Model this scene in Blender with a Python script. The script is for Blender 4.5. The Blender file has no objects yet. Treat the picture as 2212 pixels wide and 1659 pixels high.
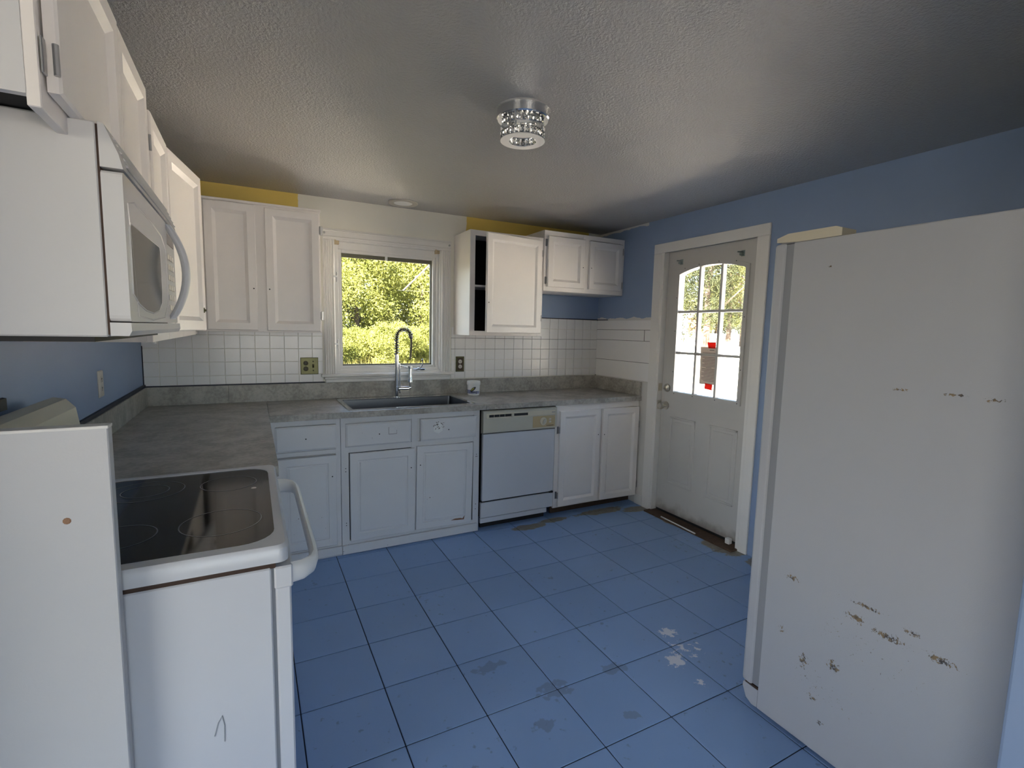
import bpy, bmesh, math, random
from mathutils import Vector, Matrix

random.seed(7)
scene = bpy.context.scene
COL = scene.collection

# ------------------------------------------------------------------ camera
cam_data = bpy.data.cameras.new('camera')
cam_data.sensor_fit = 'HORIZONTAL'
cam_data.sensor_width = 36.0
cam_data.lens = 36.0 * 1069.79 / 2212.0
cam_data.clip_start = 0.02
cam_data.clip_end = 400
cam = bpy.data.objects.new('camera', cam_data)
COL.objects.link(cam)
R_ = Vector((0.88607011, -0.46302437, 0.0220953))
U_ = Vector((0.03063625, 0.10605517, 0.99388818))
F_ = Vector((0.46253777, 0.87997769, -0.10815764))
C_ = Vector((0.59914607, -3.72425763, 1.43041604))
cam.matrix_world = Matrix(((R_.x, U_.x, -F_.x, C_.x), (R_.y, U_.y, -F_.y, C_.y), (R_.z, U_.z, -F_.z, C_.z), (0, 0, 0, 1)))
scene.camera = cam

# ------------------------------------------------------------------ exposure, sky, sun, daylight
scene.view_settings.view_transform = 'Standard'
scene.view_settings.look = 'None'
scene.view_settings.exposure = -0.12
scene.view_settings.gamma = 1.0
scene.view_settings.use_curve_mapping = False
scene.cycles.use_denoising = True
scene.cycles.max_bounces = 10
scene.cycles.diffuse_bounces = 6
scene.cycles.transparent_max_bounces = 16
scene.cycles.sample_clamp_indirect = 60.0

SUN_DIR = Vector((0.62, 0.30, -0.725)).normalized()      # the way the light travels
world = bpy.data.worlds.new('world')
scene.world = world
world.use_nodes = True
wn = world.node_tree
wn.nodes.clear()
w_out = wn.nodes.new('ShaderNodeOutputWorld')
w_bg = wn.nodes.new('ShaderNodeBackground')
w_sky = wn.nodes.new('ShaderNodeTexSky')
w_sky.sky_type = 'NISHITA'
w_sky.sun_disc = False
w_sky.sun_elevation = math.asin(-SUN_DIR.z)
w_sky.sun_rotation = math.atan2(-SUN_DIR.x, -SUN_DIR.y)
w_sky.air_density = 1.0
w_sky.dust_density = 2.0
w_bg.inputs['Strength'].default_value = 1.5
wn.links.new(w_sky.outputs[0], w_bg.inputs[0])
wn.links.new(w_bg.outputs[0], w_out.inputs[0])

sun_d = bpy.data.lights.new('sun', 'SUN')
sun_d.energy = 148.0
sun_d.color = (1.0, 0.93, 0.80)
sun_d.angle = math.radians(0.6)
sun = bpy.data.objects.new('sun', sun_d)
COL.objects.link(sun)
sun.rotation_euler = SUN_DIR.to_track_quat('-Z', 'Y').to_euler()
sun.location = (-20, -10, 30)

# daylight through the wide living room window behind the camera
day_d = bpy.data.lights.new('living_room_daylight', 'AREA')
day_d.shape = 'RECTANGLE'
day_d.size = 2.2
day_d.size_y = 1.5
day_d.energy = 22.0
day_d.color = (0.86, 0.92, 1.0)
day = bpy.data.objects.new('living_room_daylight', day_d)
COL.objects.link(day)
day.location = (1.15, -8.08, 1.45)
day.rotation_euler = (math.radians(90), 0, 0)      # shines towards +y

# daylight through the picture window on the living room's other side
day2_d = bpy.data.lights.new('picture_window_daylight', 'AREA')
day2_d.shape = 'RECTANGLE'
day2_d.size = 2.4
day2_d.size_y = 1.5
day2_d.energy = 20.0
day2_d.color = (0.86, 0.92, 1.0)
day2 = bpy.data.objects.new('picture_window_daylight', day2_d)
COL.objects.link(day2)
day2.location = (-2.48, -4.9, 1.45)
day2.rotation_euler = (math.radians(90), 0, math.radians(-90))      # shines towards +x

# ------------------------------------------------------------------ material helpers
class NT:
    def __init__(s, name):
        s.m = bpy.data.materials.new(name)
        s.m.use_nodes = True
        s.t = s.m.node_tree
        s.t.nodes.clear()
        s.out = s.t.nodes.new('ShaderNodeOutputMaterial')
    def n(s, typ, **kw):
        nd = s.t.nodes.new(typ)
        for k, v in kw.items():
            setattr(nd, k, v)
        return nd
    def set(s, sock, v):
        if isinstance(v, bpy.types.NodeSocket):
            s.t.links.new(v, sock)
        elif isinstance(v, (tuple, list)) and len(v) == 3 and sock.type == 'RGBA':
            sock.default_value = (*v, 1)
        else:
            sock.default_value = v
    def math(s, op, a, b=None, clamp=False):
        nd = s.n('ShaderNodeMath', operation=op, use_clamp=clamp)
        s.set(nd.inputs[0], a)
        if b is not None:
            s.set(nd.inputs[1], b)
        return nd.outputs[0]
    def mix(s, f, a, b):
        nd = s.n('ShaderNodeMix', data_type='RGBA')
        s.set(nd.inputs[0], f)
        s.set(nd.inputs[6], a)
        s.set(nd.inputs[7], b)
        return nd.outputs[2]
    def pos(s):
        g = s.n('ShaderNodeNewGeometry')
        sp = s.n('ShaderNodeSeparateXYZ')
        s.t.links.new(g.outputs['Position'], sp.inputs[0])
        return g.outputs['Position'], sp.outputs[0], sp.outputs[1], sp.outputs[2]
    def noise(s, vec, scale, detail=3, rough=0.5):
        nd = s.n('ShaderNodeTexNoise')
        if vec is not None:
            s.t.links.new(vec, nd.inputs['Vector'])
        nd.inputs['Scale'].default_value = scale
        nd.inputs['Detail'].default_value = detail
        nd.inputs['Roughness'].default_value = rough
        return nd.outputs['Fac']
    def step(s, v, lo, hi):
        nd = s.n('ShaderNodeMapRange', interpolation_type='SMOOTHSTEP')
        s.set(nd.inputs[0], v)
        nd.inputs[1].default_value = lo
        nd.inputs[2].default_value = hi
        return nd.outputs[0]
    def bsdf(s, color, rough=0.5, metal=0.0, spec=0.5, bump=None, bump_d=0.002, bump_s=0.4, coat=0.0, trans=0.0):
        b = s.n('ShaderNodeBsdfPrincipled')
        s.set(b.inputs['Base Color'], color)
        s.set(b.inputs['Roughness'], rough)
        b.inputs['Metallic'].default_value = metal
        b.inputs['Specular IOR Level'].default_value = spec
        b.inputs['Coat Weight'].default_value = coat
        b.inputs['Transmission Weight'].default_value = trans
        if bump is not None:
            bn = s.n('ShaderNodeBump')
            bn.inputs['Strength'].default_value = bump_s
            bn.inputs['Distance'].default_value = bump_d
            s.t.links.new(bump, bn.inputs['Height'])
            s.t.links.new(bn.outputs[0], b.inputs['Normal'])
        s.t.links.new(b.outputs[0], s.out.inputs[0])
        return b

def simple(name, col, rough=0.5, metal=0.0, spec=0.5, vary=0.06, scale=6.0, bump=0.0, bscale=120, coat=0.0):
    t = NT(name)
    p, x, y, z = t.pos()
    nz = t.noise(p, scale, 4)
    dark = tuple(c * (1 - vary) for c in col)
    lite = tuple(min(1, c * (1 + vary)) for c in col)
    c = t.mix(nz, dark, lite)
    bp = t.noise(p, bscale, 2) if bump else None
    t.bsdf(c, rough, metal, spec, bp, 0.002, bump, coat)
    return t.m

def speckled(name, col, chip, rough, scale, lo, hi, dens_scale=3.0, spec=0.5):
    """paint with small chips and marks of its own"""
    t = NT(name)
    p, x, y, z = t.pos()
    nz = t.noise(p, 5, 4)
    base = t.mix(nz, tuple(c * .94 for c in col), tuple(c * 1.03 for c in col))
    a = t.noise(p, scale, 4, 0.65)
    b = t.noise(p, dens_scale, 2)
    m = t.step(t.math('ADD', a, t.math('MULTIPLY', b, 0.35)), lo, hi)
    t.bsdf(t.mix(m, base, chip), rough, spec=spec)
    return t.m

M = {}
M['paint'] = simple('white_cabinet_paint', (0.84, 0.80, 0.765), 0.38, vary=0.03, bump=0.08, bscale=60)
M['paint_worn_dim'] = speckled('worn_dim_white_paint', (0.64, 0.64, 0.645), (0.10, 0.08, 0.06), 0.42, 38, 0.905, 0.93)  # chipped paint; its darker tone also dims a brightly lit cabinet side
M['trim'] = simple('white_trim_paint', (0.76, 0.745, 0.715), 0.4, vary=0.04)
M['tile'] = simple('painted_wall_tile', (0.84, 0.83, 0.82), 0.22, vary=0.03, bump=0.05, bscale=40)
M['enamel'] = simple('white_appliance_enamel', (0.60, 0.61, 0.64), 0.3, vary=0.02)
M['micro'] = simple('white_microwave_plastic', (0.68, 0.675, 0.67), 0.25, vary=0.02, coat=0.2)
M['cream'] = simple('cream_plastic', (0.62, 0.57, 0.45), 0.35, vary=0.03)
M['tan'] = simple('tan_plastic', (0.48, 0.38, 0.22), 0.4, vary=0.03)
M['bisque'] = simple('bisque_panel', (0.52, 0.50, 0.42), 0.35, vary=0.03)
M['black'] = simple('black_recess', (0.008, 0.008, 0.009), 0.6, vary=0.0)
M['navy'] = simple('navy_caulk', (0.006, 0.008, 0.022), 0.5, vary=0.1)
M['grout'] = simple('dark_grout', (0.10, 0.10, 0.10), 0.8, vary=0.2, scale=20)
M['dark_brown'] = simple('dark_brown', (0.06, 0.035, 0.02), 0.7, vary=0.4, scale=20)
M['inside'] = simple('inside_shade', (0.012, 0.011, 0.010), 0.8, vary=0.2)  # near-black stands in for the shade inside cabinets and behind gaps
M['spring'] = simple('silhouette_chrome', (0.22, 0.21, 0.19), 0.25, 1.0, vary=0.05)  # chrome darkened to paint its silhouette against the bright window
M['chrome'] = simple('chrome', (0.78, 0.79, 0.80), 0.12, 1.0, vary=0.02)
M['nickel'] = simple('satin_nickel', (0.62, 0.58, 0.50), 0.28, 1.0, vary=0.03)
M['brass'] = simple('brass', (0.13, 0.125, 0.055), 0.34, 0.6, vary=0.15, scale=30)
M['hinge'] = simple('hinge_metal', (0.42, 0.42, 0.42), 0.35, 0.8, vary=0.1)
M['steel'] = simple('stainless_steel', (0.38, 0.39, 0.41), 0.3, 1.0, vary=0.08, scale=3)
M['hose'] = simple('dark_hose', (0.10, 0.08, 0.035), 0.4, vary=0.1)
M['rubber'] = simple('grey_gasket', (0.27, 0.28, 0.30), 0.6, vary=0.05)
M['brown_gap'] = simple('gap_shade_brown', (0.05, 0.025, 0.015), 0.7, vary=0.3, scale=60)  # dark brown strips paint the shade in appliance gaps and seams
M['ring'] = simple('burner_ring_print', (0.16, 0.17, 0.18), 0.3, vary=0.1)
M['glass_black'] = simple('black_ceramic_glass', (0.006, 0.006, 0.007), 0.07, vary=0.0, spec=0.5)
M['oven_window'] = simple('microwave_window', (0.026, 0.029, 0.014), 0.10, vary=0.0, spec=0.22)
M['ink'] = simple('ink', (0.10, 0.09, 0.09), 0.8, vary=0.0)
M['tub'] = simple('white_tub_plastic', (0.76, 0.76, 0.75), 0.35, vary=0.02)
M['label_blue'] = simple('tub_label_blue', (0.24, 0.27, 0.42), 0.4, vary=0.3, scale=90)
M['label_gold'] = simple('tub_label_gold', (0.34, 0.32, 0.06), 0.4, vary=0.3, scale=80)
M['label_dark'] = simple('tub_label_dark', (0.03, 0.03, 0.05), 0.4, vary=0.1)
M['ivory'] = simple('ivory_plate', (0.62, 0.58, 0.52), 0.4, vary=0.03)
M['sill_wood'] = simple('threshold_wood', (0.085, 0.05, 0.03), 0.8, vary=0.5, scale=35)
M['bark'] = simple('bark', (0.06, 0.042, 0.03), 0.9, vary=0.4, scale=9)
M['grey_pole'] = simple('weathered_pole', (0.05, 0.05, 0.047), 0.7, vary=0.1)
M['brick'] = simple('red_brick', (0.45, 0.17, 0.10), 0.85, vary=0.35, scale=4)
M['white_wood'] = simple('white_painted_wood', (0.8, 0.8, 0.78), 0.6, vary=0.03)
M['shingle'] = simple('grey_shingle', (0.22, 0.21, 0.20), 0.9, vary=0.2)
M['siding'] = simple('house_siding', (0.55, 0.55, 0.53), 0.7, vary=0.05)

def m_ceiling():
    t = NT('ceiling_texture_paint')
    p, x, y, z = t.pos()
    nz = t.noise(p, 1.2, 3)
    c = t.mix(nz, (0.43, 0.42, 0.405), (0.49, 0.48, 0.47))
    b = t.noise(p, 95, 4, 0.65)
    bs = t.bsdf(c, 0.24, spec=0.6, bump=b, bump_d=0.012, bump_s=0.6)
    return t.m
M['ceiling'] = m_ceiling()

def m_counter():
    t = NT('grey_laminate')
    p, x, y, z = t.pos()
    a = t.noise(p, 9, 6, 0.6)
    b = t.noise(p, 55, 4, 0.6)
    f = t.math('ADD', t.math('MULTIPLY', a, 0.6), t.math('MULTIPLY', b, 0.4))
    c = t.mix(t.step(f, 0.36, 0.64), (0.26, 0.245, 0.215), (0.46, 0.435, 0.39))
    t.bsdf(c, 0.42, spec=0.5)
    return t.m
M['counter'] = m_counter()

BLUE = (0.25, 0.335, 0.50)
def m_blue():
    t = NT('blue_wall_paint')
    p, x, y, z = t.pos()
    a = t.noise(p, 3, 4)
    c = t.mix(a, tuple(v * .94 for v in BLUE), tuple(v * 1.06 for v in BLUE))
    t.bsdf(c, 0.5, bump=t.noise(p, 150, 2), bump_s=0.15)
    return t.m
M['blue'] = m_blue()

def m_wall_back():
    """cream wall with left-over yellow by the ceiling and blue paint under the short cabinet"""
    t = NT('back_wall_paint')
    p, x, y, z = t.pos()
    wob = t.math('MULTIPLY', t.math('SUBTRACT', t.noise(p, 14, 3), 0.5), 0.03)
    zz = t.math('ADD', z, wob)
    xx = t.math('ADD', x, wob)
    base = t.mix(t.noise(p, 3, 3), (0.72, 0.70, 0.62), (0.80, 0.78, 0.70))
    hi = t.math('GREATER_THAN', z, 2.08)
    left = t.math('LESS_THAN', xx, 0.90)
    right = t.math('GREATER_THAN', xx, 2.12)
    right = t.math('MULTIPLY', right, t.math('LESS_THAN', xx, 3.3))
    yel = t.math('MULTIPLY', hi, t.math('MAXIMUM', left, right))
    c = t.mix(yel, base, (0.70, 0.52, 0.12))
    blue = t.math('MULTIPLY', t.math('GREATER_THAN', x, 2.55), t.math('LESS_THAN', z, 1.85))
    blue = t.math('MULTIPLY', blue, t.math('GREATER_THAN', z, 1.54))
    c = t.mix(blue, c, BLUE)
    t.bsdf(c, 0.5, bump=t.noise(p, 150, 2), bump_s=0.12)
    return t.m
M['wall_back'] = m_wall_back()

def m_wall_right():
    t = NT('right_wall_paint')
    p, x, y, z = t.pos()
    wob = t.math('MULTIPLY', t.math('SUBTRACT', t.noise(p, 9, 4), 0.5), 0.06)
    zz = t.math('ADD', z, wob)
    yy = t.math('ADD', y, t.math('MULTIPLY', wob, 0.5))
    low = t.math('MULTIPLY', t.math('LESS_THAN', zz, 1.555), t.math('GREATER_THAN', y, -1.0))
    patch = t.math('MULTIPLY', t.math('GREATER_THAN', zz, 2.288), t.math('GREATER_THAN', yy, -0.62))
    w = t.math('MAXIMUM', low, patch)
    a = t.noise(p, 3, 4)
    blue = t.mix(a, tuple(v * .94 for v in BLUE), tuple(v * 1.06 for v in BLUE))
    white = t.mix(a, (0.60, 0.585, 0.55), (0.68, 0.665, 0.63))
    t.bsdf(t.mix(w, blue, white), 0.48, bump=t.noise(p, 150, 2), bump_s=0.12)
    return t.m
M['wall_right'] = m_wall_right()

def blob(t, x, y, cx, cy, rx, ry):
    """1 at the centre of an ellipse on the floor, 0 at its rim"""
    dx = t.math('DIVIDE', t.math('SUBTRACT', x, cx), rx)
    dy = t.math('DIVIDE', t.math('SUBTRACT', y, cy), ry)
    d = t.math('SQRT', t.math('ADD', t.math('MULTIPLY', dx, dx), t.math('MULTIPLY', dy, dy)))
    return t.math('SUBTRACT', 1.0, d, clamp=True)

def m_floor_tile():
    t = NT('blue_painted_floor_tile')
    p, x, y, z = t.pos()
    oi = t.n('ShaderNodeObjectInfo')
    rnd = oi.outputs['Random']
    a = t.noise(p, 2.2, 4)
    f = t.math('ADD', t.math('MULTIPLY', rnd, 0.35), t.math('MULTIPLY', a, 0.65))
    c = t.mix(f, (0.215, 0.345, 0.585), (0.285, 0.445, 0.75))
    # scuffs and old drips
    sc = t.math('ADD', t.noise(p, 26, 4, 0.6), t.math('MULTIPLY', t.noise(p, 2.7, 2), 0.35))
    c = t.mix(t.math('MULTIPLY', t.step(sc, 0.83, 0.90), 0.45), c, (0.11, 0.15, 0.22))
    drip = None
    for (cx, cy, rx, ry) in ((1.63, -2.19, .10, .07), (1.93, -2.19, .08, .06), (1.82, -2.42, .05, .035), (1.45, -1.95, .10, .05), (1.50, -2.32, .06, .05)):
        b = blob(t, x, y, cx, cy, rx, ry)
        drip = b if drip is None else t.math('MAXIMUM', drip, b)
    dm = t.step(t.math('ADD', t.math('MULTIPLY', drip, 0.55), t.noise(p, 24, 3)), 0.68, 0.76)
    c = t.mix(t.math('MULTIPLY', dm, 0.38), c, (0.13, 0.155, 0.20))
    # paint worn through to the beige floor along the door and under the cabinets
    wear = None
    for (cx, cy, rx, ry) in ((2.36, -0.70, .22, .07), (2.60, -0.66, .20, .06), (3.05, -0.66, .36, .08), (3.34, -0.74, .22, .09),
                             (3.42, -1.55, .22, .26), (3.42, -1.05, .10, .35), (3.42, -1.85, .16, .16)):
        b = blob(t, x, y, cx, cy, rx, ry)
        wear = b if wear is None else t.math('MAXIMUM', wear, b)
    n1 = t.noise(p, 11, 5, 0.65)
    wm = t.step(t.math('ADD', t.math('MULTIPLY', wear, 0.9), t.math('MULTIPLY', n1, 0.8)), 0.68, 0.78)
    beige = t.mix(t.noise(p, 30, 4), (0.16, 0.145, 0.12), (0.34, 0.32, 0.27))
    c = t.mix(wm, c, beige)
    # splashed white paint
    spl = blob(t, x, y, 2.21, -2.27, .085, .085)
    for (cx, cy, rx, ry) in ((2.33, -2.10, .10, .07), (2.30, -2.22, .26, .20), (2.20, -2.42, .05, .04)):
        spl = t.math('MAXIMUM', spl, t.math('MULTIPLY', blob(t, x, y, cx, cy, rx, ry), 0.55 if rx > .2 else 0.9))
    n2 = t.noise(p, 34, 4, 0.6)
    sm = t.step(t.math('ADD', t.math('MULTIPLY', spl, 0.62), n2), 0.80, 0.90)
    c = t.mix(sm, c, (0.78, 0.80, 0.88))
    t.bsdf(c, 0.42, spec=0.4, bump=t.noise(p, 35, 3), bump_s=0.12)
    return t.m
M['floor_tile'] = m_floor_tile()
M['floor_joint'] = simple('dark_floor_joint', (0.018, 0.028, 0.055), 0.8, vary=0.3, scale=20)

def m_fridge():
    t = NT('fridge_enamel_with_rust')
    p, x, y, z = t.pos()
    base = t.mix(t.noise(p, 2, 3), (0.42, 0.43, 0.455), (0.455, 0.465, 0.49))
    reg = None
    for (cy, cz, ry, rz) in ((-2.93, .55, .05, .03), (-3.02, .54, .10, .022), (-3.15, .545, .07, .025), (-2.72, .585, .05, .02), (-2.877, .352, .035, .045),
                             (-2.697, .378, .02, .03), (-3.112, 1.284, .05, .008), (-3.19, 1.28, .05, .009), (-2.983, 1.283, .03, .008), (-2.754, 1.658, .014, .010),
                             (-2.78, .31, .03, .05), (-2.82, .20, .03, .02), (-2.85, .13, .02, .02), (-3.08, .585, .04, .02), (-2.95, .60, .10, .012), (-2.85, .25, .25, .12), (-2.95, .45, .3, .2)):
        b = blob(t, y, z, cy, cz, ry, rz)
        if ry > .2:
            b = t.math('MULTIPLY', b, 0.35)
        reg = b if reg is None else t.math('MAXIMUM', reg, b)
    n = t.noise(p, 120, 3, 0.65)
    m = t.step(t.math('ADD', t.math('MULTIPLY', reg, 0.40), n), 0.74, 0.84)
    rust = t.mix(t.step(t.noise(p, 60, 2), 0.35, 0.65), (0.045, 0.042, 0.045), (0.24, 0.17, 0.09))
    t.bsdf(t.mix(m, base, rust), 0.45, bump=t.noise(p, 300, 2), bump_s=0.12)
    return t.m
M['fridge'] = m_fridge()

def m_door():
    t = NT('door_paint_with_dirt')
    p, x, y, z = t.pos()
    base = t.mix(t.noise(p, 4, 4), (0.48, 0.47, 0.45), (0.55, 0.54, 0.515))
    d = t.math('ADD', t.math('MULTIPLY', t.math('SUBTRACT', 0.16, z), 4.5), t.math('MULTIPLY', t.noise(p, 9, 4), 0.9))
    m = t.step(d, 0.65, 1.15)
    t.bsdf(t.mix(t.math('MULTIPLY', m, 0.7), base, (0.14, 0.10, 0.07)), 0.42)
    return t.m
M['door'] = m_door()

def m_panel():
    t = NT('smudged_white_panel')
    p, x, y, z = t.pos()
    base = t.mix(t.noise(p, 3, 4), (0.53, 0.53, 0.54), (0.585, 0.585, 0.59))
    sc = t.math('ADD', t.noise(p, 60, 3), t.math('MULTIPLY', t.noise(p, 4, 2), 0.3))
    t.bsdf(t.mix(t.step(sc, 0.93, 0.97), base, (0.2, 0.19, 0.18)), 0.5, bump=t.noise(p, 200, 2), bump_s=0.1)
    return t.m
M['panel'] = m_panel()

def m_pane():
    t = NT('window_glass')
    tr = t.n('ShaderNodeBsdfTransparent')
    tr.inputs[0].default_value = (0.95, 0.96, 0.94, 1)
    gl = t.n('ShaderNodeBsdfGlossy')
    gl.inputs['Roughness'].default_value = 0.02
    lw = t.n('ShaderNodeLayerWeight')
    lw.inputs['Blend'].default_value = 0.5
    fac = t.math('ADD', t.math('MULTIPLY', t.math('POWER', lw.outputs['Facing'], 5.0), 0.9), 0.035)
    mx = t.n('ShaderNodeMixShader')
    t.t.links.new(fac, mx.inputs[0])
    t.t.links.new(tr.outputs[0], mx.inputs[1])
    t.t.links.new(gl.outputs[0], mx.inputs[2])
    t.t.links.new(mx.outputs[0], t.out.inputs[0])
    return t.m
M['pane'] = m_pane()

def m_crystal():
    t = NT('crystal_glass')
    b = t.bsdf((0.95, 0.95, 0.95), 0.03, trans=1.0)
    b.inputs['IOR'].default_value = 1.5
    return t.m
M['crystal'] = m_crystal()

def m_leaf(name, c1, c2, trans):
    t = NT(name)
    p, x, y, z = t.pos()
    c = t.mix(t.step(t.noise(p, 1.7, 3), 0.35, 0.65), c1, c2)
    df = t.n('ShaderNodeBsdfDiffuse')
    tl = t.n('ShaderNodeBsdfTranslucent')
    t.t.links.new(c, df.inputs[0])
    c_t = t.mix(0.35, c, (c2[0] * 1.3, c2[1] * 1.2, c2[2]))
    t.t.links.new(c_t, tl.inputs[0])
    mx = t.n('ShaderNodeMixShader')
    mx.inputs[0].default_value = trans
    t.t.links.new(df.outputs[0], mx.inputs[1])
    t.t.links.new(tl.outputs[0], mx.inputs[2])
    t.t.links.new(mx.outputs[0], t.out.inputs[0])
    return t.m
M['paper'] = m_leaf('thin_paper', (0.66, 0.58, 0.52), (0.70, 0.62, 0.56), 0.12)
M['red'] = m_leaf('red_tape', (0.70, 0.05, 0.035), (0.72, 0.06, 0.04), 0.3)
M['leaf_a'] = m_leaf('sunny_yellow_green_leaf', (0.11, 0.126, 0.035), (0.235, 0.242, 0.072), 0.45)
M['leaf_b'] = m_leaf('mid_green_leaf', (0.060, 0.070, 0.025), (0.14, 0.148, 0.052), 0.4)
M['leaf_dull'] = m_leaf('olive_leaf', (0.050, 0.054, 0.024), (0.105, 0.105, 0.045), 0.4)
M['leaf_pine'] = m_leaf('pine_needles', (0.024, 0.029, 0.016), (0.05, 0.055, 0.030), 0.3)
M['grass_blade'] = m_leaf('dry_grass', (0.17, 0.16, 0.045), (0.25, 0.22, 0.08), 0.4)

def m_ground():
    t = NT('yard_ground')
    p, x, y, z = t.pos()
    side = t.math('SUBTRACT', x, t.math('ADD', t.math('MULTIPLY', y, 0.55), 1.5))
    side = t.math('ADD', side, t.math('MULTIPLY', t.noise(p, 0.8, 3), 1.2))
    drive = t.math('MULTIPLY', t.step(side, 0.3, 0.9), t.math('ADD', t.math('MULTIPLY', t.math('MAXIMUM', t.step(y, -4.0, -2.5), t.step(x, 3.0, 4.0)), 0.75), 0.25))  # unseen ground past the living room gets part gravel, added to bounce light
    grass = t.mix(t.noise(p, 3, 5), (0.022, 0.022, 0.009), (0.040, 0.036, 0.016))  # kept dark to hold back light bounced up through the sink window
    gravel = t.mix(t.noise(p, 25, 4), (0.60, 0.535, 0.475), (0.76, 0.68, 0.61))
    t.bsdf(t.mix(drive, grass, gravel), 0.9, spec=0.2)
    return t.m
M['ground'] = m_ground()

# ------------------------------------------------------------------ geometry helpers
def box(bm, x0, x1, y0, y1, z0, z1, bev=0.0, seg=1):
    x0, x1 = min(x0, x1), max(x0, x1)
    y0, y1 = min(y0, y1), max(y0, y1)
    z0, z1 = min(z0, z1), max(z0, z1)
    r = bmesh.ops.create_cube(bm, size=1.0)
    vs = r['verts']
    for v in vs:
        v.co = Vector((x0 + (v.co.x + .5) * (x1 - x0), y0 + (v.co.y + .5) * (y1 - y0), z0 + (v.co.z + .5) * (z1 - z0)))
    if bev > 0:
        es = list({e for v in vs for e in v.link_edges})
        bmesh.ops.bevel(bm, geom=es, offset=bev, segments=seg, profile=0.5, affect='EDGES')
    return bm

def frame_of(d):
    d = d.normalized()
    a = Vector((0, 0, 1)) if abs(d.z) < 0.95 else Vector((1, 0, 0))
    u = d.cross(a).normalized()
    return u, d.cross(u).normalized()

def cyl(bm, p0, p1, r0, r1=None, n=16):
    p0, p1 = Vector(p0), Vector(p1)
    r1 = r0 if r1 is None else r1
    u, w = frame_of(p1 - p0)
    a = [bm.verts.new(p0 + (u * math.cos(k * 2 * math.pi / n) + w * math.sin(k * 2 * math.pi / n)) * r0) for k in range(n)]
    b = [bm.verts.new(p1 + (u * math.cos(k * 2 * math.pi / n) + w * math.sin(k * 2 * math.pi / n)) * r1) for k in range(n)]
    for k in range(n):
        bm.faces.new((a[k], a[(k + 1) % n], b[(k + 1) % n], b[k]))
    bm.faces.new(a[::-1])
    bm.faces.new(b)
    return bm

def tube(bm, pts, r, n=10, closed=False):
    pts = [Vector(p) for p in pts]
    rs = r if isinstance(r, (list, tuple)) else [r] * len(pts)
    u = None
    rings = []
    for i, p in enumerate(pts):
        a = pts[i - 1] if i > 0 else (pts[-1] if closed else p)
        b = pts[i + 1] if i < len(pts) - 1 else (pts[0] if closed else p)
        d = (b - a).normalized()
        if u is None:
            u, w = frame_of(d)
        else:
            u = (u - d * u.dot(d)).normalized()
            w = d.cross(u)
        rings.append([bm.verts.new(p + (u * math.cos(k * 2 * math.pi / n) + w * math.sin(k * 2 * math.pi / n)) * rs[i]) for k in range(n)])
    m = len(rings)
    for i in range(m if closed else m - 1):
        A, B = rings[i], rings[(i + 1) % m]
        for k in range(n):
            bm.faces.new((A[k], A[(k + 1) % n], B[(k + 1) % n], B[k]))
    if not closed:
        bm.faces.new(rings[0][::-1])
        bm.faces.new(rings[-1])
    return bm

def lathe(bm, prof, c, n=28, axis='z'):
    """prof: (radius, height) pairs; closes where the radius is 0"""
    c = Vector(c)
    rings = []
    for (r, h) in prof:
        if r <= 1e-6:
            rings.append([bm.verts.new(c + (Vector((0, 0, h)) if axis == 'z' else (Vector((h, 0, 0)) if axis == 'x' else Vector((0, h, 0)))))])
            continue
        ring = []
        for k in range(n):
            a = k * 2 * math.pi / n
            q = (r * math.cos(a), r * math.sin(a))
            v = Vector((q[0], q[1], h)) if axis == 'z' else (Vector((h, q[0], q[1])) if axis == 'x' else Vector((q[1], h, q[0])))
            ring.append(bm.verts.new(c + v))
        rings.append(ring)
    for A, B in zip(rings, rings[1:]):
        if len(A) == 1 and len(B) == 1:
            continue
        for k in range(n):
            if len(A) == 1:
                bm.faces.new((A[0], B[(k + 1) % n], B[k]))
            elif len(B) == 1:
                bm.faces.new((A[k], A[(k + 1) % n], B[0]))
            else:
                bm.faces.new((A[k], A[(k + 1) % n], B[(k + 1) % n], B[k]))
    return bm

def rings_panel(bm, x0, x1, z0, z1, yb, rings):
    """a board facing -y: back at yb, then rings (inset, y) from the outer edge inwards"""
    def loop(i, y):
        return [bm.verts.new((x0 + i, y, z0 + i)), bm.verts.new((x1 - i, y, z0 + i)), bm.verts.new((x1 - i, y, z1 - i)), bm.verts.new((x0 + i, y, z1 - i))]
    L = [loop(0, yb)] + [loop(i, y) for i, y in rings]
    bm.faces.new(L[0][::-1])
    for A, B in zip(L, L[1:]):
        for k in range(4):
            bm.faces.new((A[k], A[(k + 1) % 4], B[(k + 1) % 4], B[k]))
    bm.faces.new(L[-1])
    return bm

def prism(bm, poly, axis, a, b):
    """extrude a 2D outline along an axis: axis 'x' takes (y,z), 'y' takes (x,z), 'z' takes (x,y)"""
    def v(p, h):
        return (h, p[0], p[1]) if axis == 'x' else ((p[0], h, p[1]) if axis == 'y' else (p[0], p[1], h))
    A = [bm.verts.new(v(p, a)) for p in poly]
    B = [bm.verts.new(v(p, b)) for p in poly]
    n = len(poly)
    bm.faces.new(A)
    bm.faces.new(B[::-1])
    for k in range(n):
        bm.faces.new((A[k], B[k], B[(k + 1) % n], A[(k + 1) % n]))
    return bm

def rrect(x0, x1, y0, y1, r, n=6):
    out = []
    for cx, cy, a0 in ((x1 - r, y1 - r, 0), (x0 + r, y1 - r, 90), (x0 + r, y0 + r, 180), (x1 - r, y0 + r, 270)):
        for k in range(n + 1):
            a = math.radians(a0 + 90 * k / n)
            out.append((cx + r * math.cos(a), cy + r * math.sin(a)))
    return out

def nb():
    return bmesh.new()

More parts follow.
